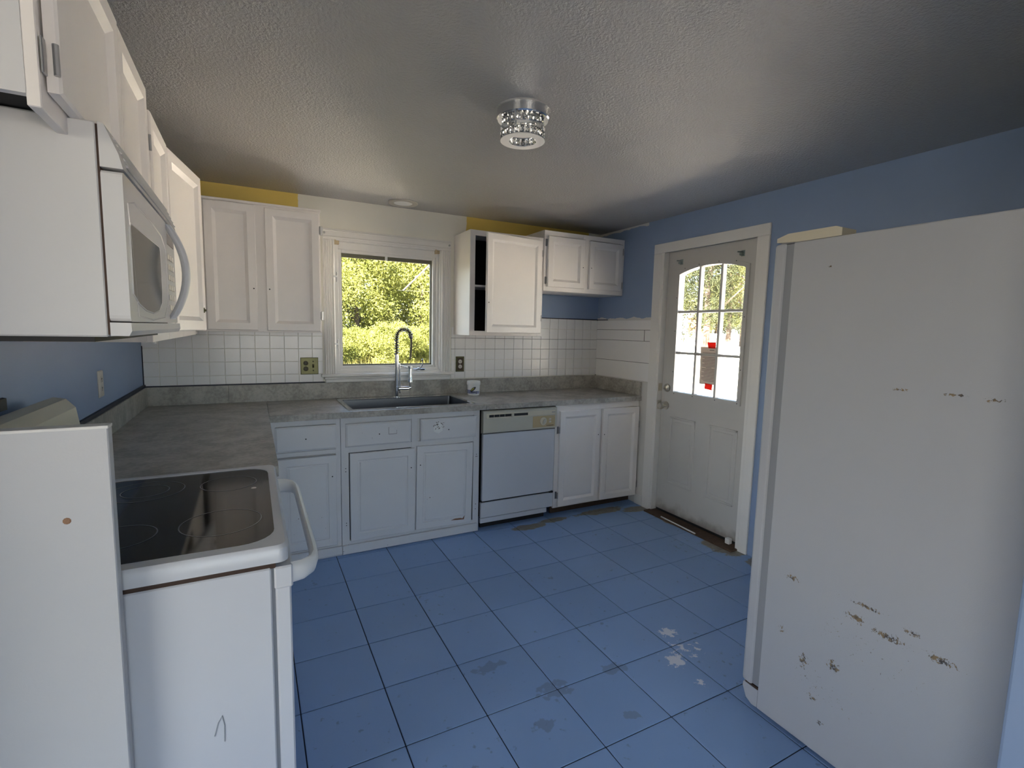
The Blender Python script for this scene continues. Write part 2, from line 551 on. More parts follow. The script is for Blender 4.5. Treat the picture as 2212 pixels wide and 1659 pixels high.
def obj(name, bm, mat, parent=None, smooth=False, loc=None, rot=None):
    bmesh.ops.recalc_face_normals(bm, faces=bm.faces[:])
    me = bpy.data.meshes.new(name)
    bm.to_mesh(me)
    bm.free()
    me.materials.append(M[mat] if isinstance(mat, str) else mat)
    if smooth:
        me.shade_smooth()
        try:
            me.set_sharp_from_angle(angle=math.radians(40))
        except Exception:
            pass
    o = bpy.data.objects.new(name, me)
    COL.objects.link(o)
    if parent is not None:
        o.parent = parent
    if loc is not None:
        o.location = loc
    if rot is not None:
        o.rotation_euler = rot
    return o

def tag(o, label, cat, group=None):
    o['label'] = label
    if cat:
        o['category'] = cat
    if group:
        o['group'] = group
    return o

def thing(name, label, cat, loc=(0, 0, 0), rotz=0.0, group=None):
    o = bpy.data.objects.new(name, None)
    o.empty_display_size = 0.1
    COL.objects.link(o)
    o.location = loc
    o.rotation_euler = (0, 0, rotz)
    return tag(o, label, cat, group)

def struct(name, bm, mat, label, smooth=False):
    o = obj(name, bm, mat, None, smooth)
    o['kind'] = 'structure'
    o['label'] = label
    return o

def share(name, mesh, parent, loc, rot=None, scale=None):
    o = bpy.data.objects.new(name, mesh)
    COL.objects.link(o)
    o.parent = parent
    o.location = loc
    if rot is not None:
        o.rotation_euler = rot
    if scale is not None:
        o.scale = scale
    return o

W, H = 3.4355, 2.3073
PI = math.pi
YB = -8.0          # far wall of the living room behind the camera
XL, XR = -2.4, 3.4355

# ------------------------------------------------------------------ setting: shell
b = nb(); box(b, -0.02, W + .15, -3.48, 0.15, -0.12, -0.004)
floor = struct('floor', b, 'floor_joint', 'blue painted kitchen floor of square tiles with dark joints')
P = 0.309
xs = [1.644 + P * k for k in range(-6, 7)]
ys = [-2.187 + P * k for k in range(-5, 8)]
tile_mesh = {}
GAP = 0.0042
def floor_tile(x0, x1, y0, y1):
    x0, x1, y0, y1 = max(x0, 0.0), min(x1, W + .10), max(y0, -3.47), min(y1, 0.0)
    if x1 - x0 < .03 or y1 - y0 < .03:
        return
    w, h = round(x1 - x0, 4), round(y1 - y0, 4)
    if (w, h) not in tile_mesh:
        bb = nb(); box(bb, 0, w - GAP, 0, h - GAP, -0.004, 0.0, 0.0012)
        o = obj('floor_tile', bb, 'floor_tile', floor)
        tile_mesh[(w, h)] = o.data
        o.location = (x0 + GAP / 2, y0 + GAP / 2, 0)
    else:
        share('floor_tile', tile_mesh[(w, h)], floor, (x0 + GAP / 2, y0 + GAP / 2, 0))
for i in range(len(xs) - 1):
    for j in range(len(ys) - 1):
        floor_tile(xs[i], xs[i + 1], ys[j], ys[j + 1])

b = nb(); box(b, -.5, W + .45, -3.48, 0.6, H, H + .18); box(b, XL - 2.6, XR + .5, YB - .9, -3.48, H, H + .18); box(b, XL - 2.6, -.5, -3.48, -2.4, H, H + .18)  # broad overhangs past the living room added to block sun at its windows
ceiling = struct('ceiling', b, 'ceiling', 'grey white ceiling with a fine glossy texture')

# back wall with the window opening
WX0, WX1, WZ0, WZ1 = 1.125, 1.915, 1.105, 2.035
b = nb()
box(b, -.15, WX0, 0, .15, 0, H); box(b, WX1, W + .15, 0, .15, 0, H)
box(b, WX0, WX1, 0, .15, 0, WZ0); box(b, WX0, WX1, 0, .15, WZ1, H)
wall_back = struct('wall_back', b, 'wall_back', 'kitchen back wall with cream, yellow and blue paint around the sink window')
# wall tiles: 3.5 inch squares
TP = 0.0885
tm = {}
def wall_tile(x0, x1, z0, z1):
    w, h = round(x1 - x0, 4), round(z1 - z0, 4)
    if w < .012 or h < .012:
        return
    if (w, h) not in tm:
        bb = nb(); box(bb, 0.0014, w - .0014, -0.0055, 0, 0.0014, h - .0014, 0.0012)
        o = obj('wall_tile', bb, 'tile', wall_back, loc=(x0, 0, z0))
        tm[(w, h)] = o.data
    else:
        share('wall_tile', tm[(w, h)], wall_back, (x0, 0, z0))
zl = [1.036, 1.095, 1.183, 1.2705, 1.358, 1.40]
xl = [0.0, 0.085] + [0.085 + TP * k for k in range(1, 11)] + [1.04]
for i in range(len(xl) - 1):
    for j in range(len(zl) - 1):
        wall_tile(xl[i], xl[i + 1], zl[j], zl[j + 1])
zr = [1.036, 1.095, 1.183, 1.2705, 1.358, 1.446, 1.536]
xr = [2.0] + [2.031 + TP * k for k in range(0, 16)] + [W]
for i in range(len(xr) - 1):
    for j in range(len(zr) - 1):
        if xr[i] < 2.6 and zr[j] > 1.40:
            continue
        wall_tile(xr[i], xr[i + 1], zr[j], zr[j + 1])

b = nb(); box(b, -.15, 0, -2.70, 0.0, 0, H)
wall_left = struct('wall_left', b, 'blue', 'blue wall behind the range and microwave')

# right wall with the door opening
DY0, DY1, DZ = -0.80, -1.627, 2.065
b = nb()
box(b, W, W + .15, DY0, 0.0, 0, H); box(b, W, W + .15, DY1, -3.48, 0, H); box(b, W, W + .15, DY1, DY0, DZ, H)
wall_right = struct('wall_right', b, 'wall_right', 'blue wall with the exterior door, white boards below beside the counter')
for (y0, y1, z0, z1) in ((0, -.708, 1.036, 1.187), (0, -.708, 1.187, 1.364), (0, -.631, 1.364, 1.454), (-.631, -.706, 1.364, 1.454), (0, -.706, 1.454, 1.536)):
    bb = nb(); box(bb, W - .006, W, y1 + .0012, y0 - .0055, z0 + .0016, z1 - .0016, 0.0008)
    obj('wall_board', bb, 'tile', wall_right)

# partition stub beside the fridge, living room shell behind the camera
b = nb(); box(b, 1.955, W + .15, -3.48, -3.365, 0, H, 0.006, 2)
wall_front = struct('wall_front', b, 'blue', 'end of the blue partition wall behind the refrigerator')
b = nb(); box(b, XL - .15, XR, YB, -3.48, -.12, 0.0); box(b, XL - .15, -.021, -3.48, -2.70, -.12, 0)
struct('floor_living_room', b, simple('living_room_floor', (0.30, 0.27, 0.24), 0.5), 'floor of the living room')
b = nb()
lx0, lx1, lz0, lz1 = 0.03, 2.27, .70, 2.2
box(b, XL - .15, lx0, YB - .15, YB, 0, H); box(b, lx1, XR, YB - .15, YB, 0, H); box(b, lx0, lx1, YB - .15, YB, 0, lz0); box(b, lx0, lx1, YB - .15, YB, lz1, H)
struct('wall_living_room_end', b, 'blue', 'living room end wall with a wide window')
b = nb(); box(b, XR, XR + .15, YB, -3.48, 0, H)
struct('wall_living_room_side', b, 'blue', 'living room side wall')
b = nb()
py0, py1 = -6.12, -3.68
box(b, XL - .15, XL, YB, py0, 0, H); box(b, XL - .15, XL, py1, -2.55, 0, H); box(b, XL - .15, XL, py0, py1, 0, lz0); box(b, XL - .15, XL, py0, py1, lz1, H)
struct('wall_living_room_far_side', b, 'blue', 'living room wall with a picture window')
b = nb(); box(b, XL, -.15, -2.70, -2.55, 0, H)
struct('wall_living_room_return', b, 'blue', 'living room return wall')

b = nb()
for z in (1.2705, 1.358):
    box(b, 2.0, W, -.0030, 0, z - .0016, z + .0016)
box(b, W - .006, W, -.0060, 0, 1.03, 1.537)
struct('trim_4', b, 'grout', 'dark grout lines in the tile joints beside the window')
b = nb()
for (z, ya, yb2) in ((1.187, -.70, 0), (1.364, -.706, 0), (1.454, -.706, 0)):
    box(b, W - .0040, W, ya, yb2, z - .0018, z + .0018)
box(b, W - .0040, W, -.6325, -.6295, 1.364, 1.454)
struct('trim_5', b, 'grout', 'dark joints between the white boards beside the door')
# dark caulk lines
b = nb(); box(b, 0.0, 1.05, -0.0055, 0, 1.028, 1.037); box(b, 0.0, 0.006, -0.008, 0, 1.028, 1.285)
struct('trim_1', b, 'navy', 'dark caulk line between the white tiles and the laminate upstand')
b = nb(); box(b, 0.0, 0.012, -1.75, -0.0, 1.030, 1.046)
struct('trim_2', b, 'navy', 'dark gap line along the blue wall above the laminate upstand')
b = nb(); box(b, 2.6, W - .006, -0.0055, 0, 1.537, 1.545); box(b, W - .0055, W, -0.15, 0, 1.537, 1.544)
struct('trim_3', b, 'navy', 'dark line between blue paint and tiles under the short cabinet')
b = nb(); box(b, W - .012, W, -.70, -.615, 0, .085, .003)
struct('baseboard_right', b, 'trim', 'short white baseboard beside the door casing')

# ------------------------------------------------------------------ window
win = bpy.data.objects.new('window_1', None); COL.objects.link(win)
win['kind'] = 'structure'; win['label'] = 'white casement window over the sink looking onto trees'
def fluted(bm, x0, x1, z0, z1, y, horizontal=False):
    """flat casing with raised beads along its length"""
    box(bm, x0, x1, y - .014, y, z0, z1, .002)
    if not horizontal:
        w = x1 - x0
        for f in (.12, .30, .50, .70, .88):
            cxx = x0 + w * f
            box(bm, cxx - .006, cxx + .006, y - .022, y - .010, z0, z1, .004)
    else:
        box(bm, x0, x1, y - .020, y - .010, z0 + .010, z0 + .022, .004)
        box(bm, x0, x1, y - .020, y - .010, z1 - .020, z1 - .008, .004)
b = nb(); fluted(b, 1.050, 1.128, 1.085, 2.030, 0); obj('casing_side', b, 'trim', win)
b = nb(); fluted(b, 1.912, 1.990, 1.085, 2.030, 0); obj('casing_side', b, 'trim', win)
b = nb(); fluted(b, 1.050, 1.990, 2.030, 2.103, 0, True); obj('casing_head', b, 'trim', win)
b = nb(); box(b, 1.025, 2.015, -.045, .05, 1.070, 1.092, .006, 2); obj('window_sill', b, 'trim', win)
b = nb(); box(b, 1.055, 1.985, -.018, 0, 1.030, 1.070, .003); box(b, 1.045, 1.995, -.026, 0, 1.052, 1.070, .005); obj('apron', b, 'trim', win)
# jamb lining
b = nb()
box(b, WX0, WX0 + .012, -.004, .14, WZ0, WZ1); box(b, WX1 - .012, WX1, -.004, .14, WZ0, WZ1)
box(b, WX0, WX1, -.004, .14, WZ1 - .012, WZ1); box(b, WX0, WX1, -.004, .14, 1.092, WZ0 + .006)
obj('jamb', b, 'trim', win)
def rect_frame(bm, x0, x1, z0, z1, y0, y1, w, bev=.002, wt=None):
    wt = w if wt is None else wt
    box(bm, x0, x0 + w, y0, y1, z0, z1, bev); box(bm, x1 - w, x1, y0, y1, z0, z1, bev)
    box(bm, x0 + w, x1 - w, y0, y1, z1 - wt, z1, bev); box(bm, x0 + w, x1 - w, y0, y1, z0, z0 + w, bev)
b = nb(); rect_frame(b, 1.137, 1.903, 1.108, 2.023, .018, .075, .020, .002, .050); obj('stop_frame', b, 'trim', win)
sash = obj('sash', rect_frame(b := nb(), 1.158, 1.882, 1.122, 1.975, .036, .080, .022) or b, 'trim', win)
b = nb(); rect_frame(b, 1.170, 1.868, 1.136, 1.960, .066, .092, .018, .001, .034)
obj('glazing_bead', b, simple('shaded_reveal_olive', (0.16, 0.15, 0.10), 0.6), win)  # olive-grey bead, thick at the top, paints the shaded reveal round the glass
b = nb(); box(b, 1.180, 1.860, .078, .082, 1.146, 1.952); obj('pane', b, 'pane', win)
for z in (1.777, 1.305):
    b = nb(); box(b, 1.136, 1.147, .008, .022, z - .035, z + .035, .002); cyl(b, (1.144, .008, z - .03), (1.144, .008, z + .03), .004, n=8)
    box(b, 1.118, 1.140, -.024, -.018, z - .006, z + .006, .001)
    obj('window_hinge', b, 'hinge', win)
b = nb(); box(b, 1.690, 1.790, -.004, .02, 1.100, 1.118, .006, 2); cyl(b, (1.735, -.012, 1.112), (1.735, .01, 1.118), .013, .010, 12)
crank = obj('crank', b, 'chrome', win, True)
b = nb(); tube(b, [(1.737, -.016, 1.115), (1.752, -.03, 1.14), (1.760, -.032, 1.165), (1.758, -.030, 1.182)], [.004, .0045, .005, .005], 8)
lathe(b, [(0, -.010), (.007, -.007), (.009, 0), (.007, .007), (0, .010)], (1.757, -.030, 1.186), 10)
obj('crank_handle', b, 'spring', crank, True)
for x in (1.137, 1.876):
    b = nb(); box(b, x - .012, x - .004 + .006, -.012, .012, 1.998, 2.030, .002); box(b, x, x + .024, -.008, .012, 2.000, 2.026, .003)
    obj('shade_bracket', b, simple('tan_bracket', (0.50, 0.39, 0.24), 0.5), win)
for x in (1.062, 1.975):
    b = nb(); lathe(b, [(0, -.026), (.006, -.025), (.0075, -.020), (.0075, 0)], (x, 0, 2.070), 12, 'y'); obj('rod_hook', b, 'hinge', win, True)
b = nb(); box(b, 1.497, 1.513, .050, .070, 1.925, 1.957, .002); obj('sash_tab', b, 'white_wood', win)

# ------------------------------------------------------------------ exterior door
door = bpy.data.objects.new('door_1', None); COL.objects.link(door)
door['kind'] = 'structure'; door['label'] = 'white exterior door with nine arched glass lites and a nickel knob'
DX = 3.470        # room face of the leaf
LY0, LY1 = -0.822, -1.607
AY0, AY1 = -0.950, -1.515           # glass opening
GZ0, GZE, GZP = 0.988, 1.872, 1.918   # bottom, arch ends, arch peak
def arch(y0, y1, z0, ze, zp, n=18):
    pts = [(y0, z0), (y1, z0)]
    for k in range(n + 1):
        f = k / n
        yy = y1 + (y0 - y1) * f
        pts.append((yy, ze + (zp - ze) * (1 - (2 * f - 1) ** 2)))
    return pts
def ring_between(bm, A, B, x0, x1):
    """slab between two outlines with the same number of points, from x0 to x1"""
    n = len(A)
    def mk(P_, x):
        return [bm.verts.new((x, p[0], p[1])) for p in P_]
    a0, b0, a1, b1 = mk(A, x0), mk(B, x0), mk(A, x1), mk(B, x1)
    for k in range(n):
        j = (k + 1) % n
        bm.faces.new((a0[k], a0[j], b0[j], b0[k])); bm.faces.new((a1[k], b1[k], b1[j], a1[j]))
        bm.faces.new((a0[k], a1[k], a1[j], a0[j])); bm.faces.new((b0[k], b0[j], b1[j], b1[k]))
inner = arch(AY0, AY1, GZ0, GZE, GZP)
# outer outline of the leaf, sampled like the arch
outer = [(LY0, .030), (LY1, .030)] + [(LY1 + (LY0 - LY1) * k / 18, 2.050) for k in range(19)]
b = nb(); ring_between(b, outer, inner, DX, DX + .044)
leaf = obj('leaf', b, 'door', door)
# pressed lower panels: thin raised mouldings
for (y0, y1) in ((-.925, -1.175), (-1.300, -1.535)):
    b = nb()
    z0, z1, t = .262, .792, .016
    for (a0, a1, c0, c1) in ((y0, y1, z1 - t, z1), (y0, y1, z0, z0 + t), (y0, y0 - t, z0, z1), (y1 + t, y1, z0, z1)):
        box(b, DX - .005, DX + .004, a0, a1, c0, c1, .003)
    box(b, DX - .003, DX + .004, y0 - .035, y1 + .035, z0 + .035, z1 - .035, .003)
    obj('pressed_panel', b, 'door', leaf)
# lite frame
fo = arch(-.922, -1.543, .960, 1.893, 1.945)
b = nb(); ring_between(b, fo, inner, DX - .012, DX + .002)
lf = obj('lite_frame', b, 'door', door)
for (yy, zz) in ((-.936, 1.70), (-.936, 1.45), (-.936, 1.14), (-.96, .974), (-1.14, .974), (-1.34, .974), (-1.52, .974), (-1.00, 1.913), (-1.13, 1.930), (-1.30, 1.932), (-1.44, 1.920), (-1.53, 1.55), (-1.53, 1.2)):
    b = nb(); lathe(b, [(0, -.0135), (.0035, -.013), (.0035, -.011)], (DX, yy, zz), 8, 'x'); obj('screw_hole', b, 'black', lf)
def zarch(y):
    f = (y - AY1) / (AY0 - AY1)
    return GZE + (GZP - GZE) * (1 - (2 * f - 1) ** 2)
MV = (-1.138, -1.327)
MH = (1.594, 1.286)
for y in MV:
    b = nb(); box(b, DX - .008, DX + .030, y - .010, y + .010, GZ0, zarch(y), .003); obj('muntin', b, 'door', door)
for z in MH:
    b = nb(); box(b, DX - .007, DX + .029, AY1, AY0, z - .009, z + .009, .003); obj('muntin', b, 'door', door)
ye = [AY0, MV[0], MV[1], AY1]
ze = [GZ0, MH[1], MH[0], None]
for i in range(3):
    for j in range(3):
        ya, yb_ = ye[i], ye[i + 1]
        b = nb()
        if j < 2:
            box(b, DX + .018, DX + .021, yb_, ya, ze[j], ze[j + 1])
        else:
            pts = [(ya, ze[2]), (yb_, ze[2])] + [(yb_ + (ya - yb_) * k / 6, zarch(yb_ + (ya - yb_) * k / 6)) for k in range(7)]
            prism(b, pts, 'x', DX + .018, DX + .021)
        obj('pane', b, 'pane', door)
# casing and jamb
b = nb(); box(b, W - .016, W, -.709, -.797, 0, 2.045, .003); obj('casing_side', b, 'trim', door)
b = nb(); box(b, W - .016, W, -1.632, -1.697, 0, 2.045, .003); obj('casing_side', b, 'trim', door)
b = nb(); box(b, W - .016, W, -.709, -1.697, 2.045, 2.118, .003); obj('casing_head', b, 'trim', door)
b = nb()
box(b, W - .012, W + .15, -.795, -.818, 0, 2.062); box(b, W - .012, W + .15, -1.611, -1.634, 0, 2.062); box(b, W - .012, W + .15, -.795, -1.634, 2.053, 2.066)
box(b, DX + .046, W + .12, -.815, -.835, 0, 2.06); box(b, DX + .046, W + .12, -1.594, -1.614, 0, 2.06); box(b, DX + .046, W + .12, -.815, -1.614, 2.04, 2.06)
obj('jamb', b, 'trim', door)
b = nb(); box(b, W - .075, W + .16, -.800, -1.630, -.002, .012, .004); obj('threshold', b, 'sill_wood', door)
b = nb(); box(b, DX + .002, DX + .042, -.825, -1.603, .012, .030); obj('bottom_gap', b, 'black', door)
b = nb(); prism(b, [(3.372, -.98), (3.380, -.98), (3.366, -1.33), (3.360, -1.33)], 'z', .010, .018); obj('loose_strip', b, 'white_wood', door)
b = nb(); box(b, W - .010, W + .022, -1.527, -1.562, .013, .052, .003); obj('floor_stop', b, 'white_wood', door)
# hardware
b = nb(); lathe(b, [(0, -.008), (.030, -.008), (.033, -.004), (.033, 0)], (DX, -.873, .869), 24, 'x'); 
kn = obj('knob', b, 'nickel', door, True)
b = nb(); lathe(b, [(.011, -.008), (.011, -.030), (.020, -.036), (.027, -.048), (.027, -.058), (.020, -.068), (0, -.070)], (DX, -.873, .869), 24, 'x'); obj('knob_grip', b, 'nickel', kn, True)
b = nb(); lathe(b, [(0, -.014), (.020, -.014), (.030, -.009), (.033, 0)], (DX, -.877, 1.008), 24, 'x'); box(b, DX - .026, DX - .012, -.880, -.874, .995, 1.021, .002)
obj('deadbolt', b, 'nickel', door, True)
for (z0, z1) in ((.835, .905), (.98, 1.04)):
    b = nb(); box(b, W - .002, W + .035, -.8185, -.8215, z0, z1); obj('strike_plate', b, 'nickel', door)
for y in (-.953, -1.479):
    b = nb(); box(b, DX - .003, DX, y - .014, y + .014, 1.945, 1.985, .001); box(b, DX - .028, DX, y - .010, y + .010, 1.950, 1.966, .003); cyl(b, (DX - .03, y + .022, 1.975), (DX - .004, y + .004, 1.975), .004, n=8)
    obj('rod_bracket', b, simple('galvanised', (0.30, 0.36, 0.35), 0.35, 0.9), door)
# notice taped to the glass
note = thing('notice_paper', 'printed paper notice held on the door glass by red tape', 'paper', (DX + .012, -1.245, 1.07))
b = nb(); prism(b, [(-.083, 0.006), (.070, .001), (.076, .270), (-.060, .272), (-.078, .258)], 'x', 0, .0012); sheet = obj('sheet', b, 'paper', note)
b = nb()
for k in range(20):
    z = .028 + k * .0105
    if k in (9,):
        box(b, -.0006, 0, -.03, .02, z, z + .003)
    else:
        box(b, -.0006, 0, -.062 + .002 * (k % 3), .055 - .02 * ((k * 7) % 3 == 0), z, z + .0028)
box(b, -.0006, 0, -.045, -.005, .248, .252)
obj('printed_lines', b, 'ink', sheet)
b = nb(); prism(b, [(-.055, .262), (.006, .262), (.018, .305), (-.055, .308)], 'x', -.0004, .0014); obj('tape', b, 'red', note)
b = nb(); prism(b, [(-.045, -.035), (.020, -.030), (.020, .012), (-.047, .008)], 'x', -.0004, .0014); obj('tape', b, 'red', note)

# ------------------------------------------------------------------ cabinet helpers
def cab_door(name, parent, w, h, mat='paint', t=.019, kind='recess', loc=(0, 0, 0), rotz=0.0, holes=(), hinges=(), hinge_side=None):
    """door board in local x (width), z (height); faces -y with its back on y = 0"""
    b = nb()
    if kind == 'recess':
        rg = [(0, -t + .004), (.004, -t), (.044, -t), (.048, -t + .003), (.062, -t + .013), (.066, -t + .013)]
    elif kind == 'slab':
        rg = [(0, -t + .005), (.010, -t), (.012, -t)]
    else:                                   # routed line
        rg = [(0, -t + .003), (.003, -t), (.045, -t), (.049, -t + .004), (.056, -t + .004), (.062, -t + .001), (.066, -t + .001)]
    rings_panel(b, 0, w, 0, h, 0, rg)
    d = obj(name, b, mat, parent, loc=loc, rot=(0, 0, rotz))
    for (hx, hz) in holes:
        b = nb(); lathe(b, [(0, -t - .0006), (.004, -t - .0005), (.004, -t + .004)], (hx, 0, hz), 10, 'y'); obj('knob_hole', b, 'black', d)
    for hz in hinges:
        sx = 0 if hinge_side == 'l' else w
        sg = -1 if hinge_side == 'l' else 1
        b = nb(); cyl(b, (sx + sg * .004, -t + .004, hz - .024), (sx + sg * .004, -t + .004, hz + .024), .0045, n=8)
        box(b, sx + sg * .004, sx + sg * .020, -.003, .0005, hz - .028, hz + .028, .001)
        obj('hinge', b, 'hinge', d)
    return d

def face_frame(bm, x0, x1, z0, z1, y0, y1, stiles, rails):
    for (a, c) in stiles:
        box(bm, a, c, y0, y1, z0, z1, .0015)
    for (a, c) in rails:
        box(bm, x0 + .0008, x1 - .0008, y0 + .0006, y1 - .0005, a + .0004, c - .0004, .0012)

def carcass(bm, x0, x1, y0, y1, z0, z1, t=.016, bottom=True):
    """open fronted box: sides, back, top, bottom (front at y0)"""
    box(bm, x0, x0 + t, y0, y1, z0, z1); box(bm, x1 - t, x1, y0, y1, z0, z1)
    box(bm, x0 + t, x1 - t, y1 - t, y1, z0, z1)
    box(bm, x0 + t, x1 - t, y0, y1 - t, z1 - t, z1)
    if bottom:
        box(bm, x0 + t, x1 - t, y0, y1 - t, z0, z0 + t)

# ------------------------------------------------------------------ upper cabinets on the back wall
UZ0, UZ1, UD = 1.385, 2.149, -.305
G_UP = 'white upper wall cabinets'
c = thing('wall_cabinet', 'white wall cabinet with two tall doors beside the sink window', 'cabinet', (0, 0, 0))
b = nb(); carcass(b, .335, 1.0, UD + .002, -.006, UZ0, UZ1); obj('body', b, 'paint', c)
b = nb(); face_frame(b, .345, 1.0, UZ0, UZ1, UD - .016, UD + .004, ((.345, .385), (.622, .700), (.972, 1.0)), ((UZ0, UZ0 + .035), (UZ1 - .035, UZ1))); obj('face_frame', b, 'paint', c)
b = nb(); box(b, .345, 1.006, UD - .026, UD, UZ1 - .012, UZ1 + .002, .003); obj('top_moulding', b, 'paint', c)
cab_door('door', c, .265, .738, loc=(.372, UD - .016, 1.394), holes=((.247, .25),))
cab_door('door', c, .307, .730, loc=(.686, UD - .016, 1.394), holes=((.018, .25),), hinges=(.10, .63), hinge_side='r')

c = thing('wall_cabinet', 'white wall cabinet with one wide door hanging ajar beside the window', 'cabinet')
b = nb(); carcass(b, 2.0205, 2.640, UD + .002, 0, UZ0, UZ1); obj('body', b, 'paint', c)
b = nb(); box(b, 2.037, 2.624, UD + .03, -.017, UZ0 + .36, UZ0 + .376); obj('shelf', b, 'paint', c)
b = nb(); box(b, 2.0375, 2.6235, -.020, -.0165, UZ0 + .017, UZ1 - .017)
box(b, 2.0370, 2.0385, UD + .01, -.018, UZ0 + .017, UZ1 - .017); box(b, 2.6225, 2.6240, UD + .01, -.018, UZ0 + .017, UZ1 - .017); obj('shade_lining', b, 'inside', c)  # near-black sheets paint the shade inside the open cabinet
b = nb(); face_frame(b, 2.0205, 2.640, UZ0, UZ1, UD - .018, UD + .004, ((2.0205, 2.062), (2.600, 2.640)), ((UZ0, UZ0 + .035), (UZ1 - .04, UZ1))); obj('face_frame', b, 'paint', c)
b = nb()
rings_panel(b, -.508, 0, 0, .718, 0, [(0, -.015), (.004, -.019), (.044, -.019), (.050, -.017), (.062, -.009), (.066, -.009)])
dr = obj('door', b, 'paint', c, loc=(2.618, UD - .0195, 1.408), rot=(0, 0, math.radians(8)))
b = nb(); lathe(b, [(0, -.0196), (.004, -.0195), (.004, -.015)], (-.49, 0, .22), 10, 'y'); obj('knob_hole', b, 'black', dr)
for z in (.12, .62):
    b = nb(); cyl(b, (.004, -.012, z - .024), (.004, -.012, z + .024), .0045, n=8); obj('hinge', b, 'hinge', dr)

SY = -.3344
c = thing('wall_cabinet', 'short white cabinet with two small doors above the bare blue wall', 'cabinet')
b = nb(); carcass(b, 2.6395, W - .001, SY + .018, -.006, 1.744, 2.2105); obj('body', b, 'paint', c)
b = nb(); face_frame(b, 2.6395, W - .001, 1.744, 2.2105, SY - .0, SY + .02, ((2.6395, 2.685), (3.005, 3.075), (3.395, W - .001)), ((1.744, 1.784), (2.172, 2.2105))); obj('face_frame', b, 'paint', c)
cab_door('door', c, .345, .392, loc=(2.668, SY, 1.776), holes=((.328, .17),), hinges=(.05, .34), hinge_side='l', rotz=math.radians(-1.5))
cab_door('door', c, .340, .388, loc=(3.066, SY, 1.779), holes=((.018, .17),), hinges=(.05, .33), hinge_side='r')

# ------------------------------------------------------------------ upper cabinets on the left wall (local x runs along +y, fronts face +x)
def left_local(name, label, y0):
    return thing(name, label, 'cabinet', (0, y0, 0), PI / 2)
FX = .315
YM0, YM1 = -2.640, -1.757
c = left_local('wall_cabinet', 'white wall cabinet with two doors mounted above the microwave', YM0)
Lw = YM1 - YM0
b = nb(); carcass(b, 0, Lw - .001, -FX + .018, -.001, 1.783, UZ1, bottom=False); obj('body', b, 'paint_worn_dim', c)  # darker paint here takes down the light on the near side
b = nb(); face_frame(b, 0, Lw - .001, 1.765, UZ1, -FX, -FX + .018, ((0, .035), (.455, .515), (Lw - .035, Lw - .001)), ((1.765, 1.815), (UZ1 - .03, UZ1))); obj('face_frame', b, 'paint', c)
b = nb(); box(b, .02, Lw - .02, -FX + .03, -.02, 1.80, 1.81); obj('bottom_board', b, 'inside', c)  # board coloured near-black as the shaded gap over the microwave
cab_door('door', c, .462, .345, loc=(.020, -FX - .003, 1.797), hinges=(.05, .29), hinge_side='l', rotz=math.radians(0))
cab_door('door', c, .372, .345, loc=(.490, -FX - .001, 1.795))

YC0 = -1.756
c = left_local('wall_cabinet', 'white corner wall cabinet with a narrow door and a door ajar', YC0)
Lw = -YC0 - .36
b = nb(); carcass(b, 0, -YC0 - .005, -FX + .018, -.001, 1.365, UZ1 - .02); obj('body', b, 'paint', c)
b = nb(); face_frame(b, 0, Lw, 1.365, UZ1 - .02, -FX, -FX + .018, ((0, .045), (.365, .415), (.80, Lw)), ((1.365, 1.41), (UZ1 - .06, UZ1 - .02))); obj('face_frame', b, 'paint', c)
b = nb(); box(b, .05, .80, -FX + .022, -FX + .024, 1.41, UZ1 - .06); obj('shade_sheet', b, 'inside', c)  # dark sheet behind the frame in place of interior shade
cab_door('door', c, .343, .700, loc=(.033, -FX - .001, 1.397), hinges=(.60,), hinge_side='l')
dr = cab_door('door', c, .432, .700, loc=(.398, -FX - .001, 1.397), rotz=math.radians(-10.0))
b = nb(); box(b, .395, .403, -.022, -.018, .082, .106, .001); lathe(b, [(0, -.030), (.005, -.028), (.006, -.022), (.004, -.018)], (.399, 0, .094), 10, 'y'); obj('catch', b, 'brass', dr)
b = nb(); cyl(b, (.12, -.30, 1.357), (.12, -.30, 1.366), .006, n=8); obj('light_clip', b, 'white_wood', c)

# ------------------------------------------------------------------ microwave
mw = thing('microwave', 'white over the range microwave with a curved handle and dark window', 'microwave', (0, -2.51, 1.40), PI / 2)
MWL, MWH = .752, .400       # local x along the wall, fronts face local -y (world +x)
b = nb(); box(b, 0, MWL, -.354, -.003, 0, MWH - .002, .003); obj('body', b, 'micro', mw)
b = nb(); box(b, .01, MWL - .01, -.33, -.02, -.010, 0.002); obj('base_plate', b, 'black', mw)
b = nb(); box(b, .002, .004 + MWL - .006, -.357, -.350, .004, MWH - .006); obj('seam', b, 'brown_gap', mw)
# top vent band, door, control column, lower lip
b = nb(); prism(b, [(-.357, .318), (-.392, .318), (-.386, .345), (-.366, .396), (-.357, .398)], 'x', 0.0, MWL)
vent = obj('vent_band', b, 'micro', mw)
for k in range(5):
    b = nb(); z = .334 + k * .0125; yy = -.3895 + (k * .0049)
    prism(b, [(yy - .004, z - .0005), (yy - .001, z + .004), (yy + .010, z + .004), (yy + .010, z - .002)], 'x', .05, MWL - .02); obj('louver', b, 'micro', vent)
    b = nb(); box(b, .05, MWL - .02, yy - .0005, yy + .006, z - .0035, z - .001); obj('louver_slot', b, 'rubber', vent)
b = nb()
MD = .548
outl = rrect(0, MD, .030, .314, .012, 3)
wind = [(.034, .086), (.090, .068), (.170, .056), (.260, .052), (.340, .060), (.392, .080), (.405, .110), (.405, .215), (.396, .226), (.046, .226), (.034, .216)]
prism(b, outl, 'y', -.357, -.390)
mdoor = obj('door', b, 'micro', mw)
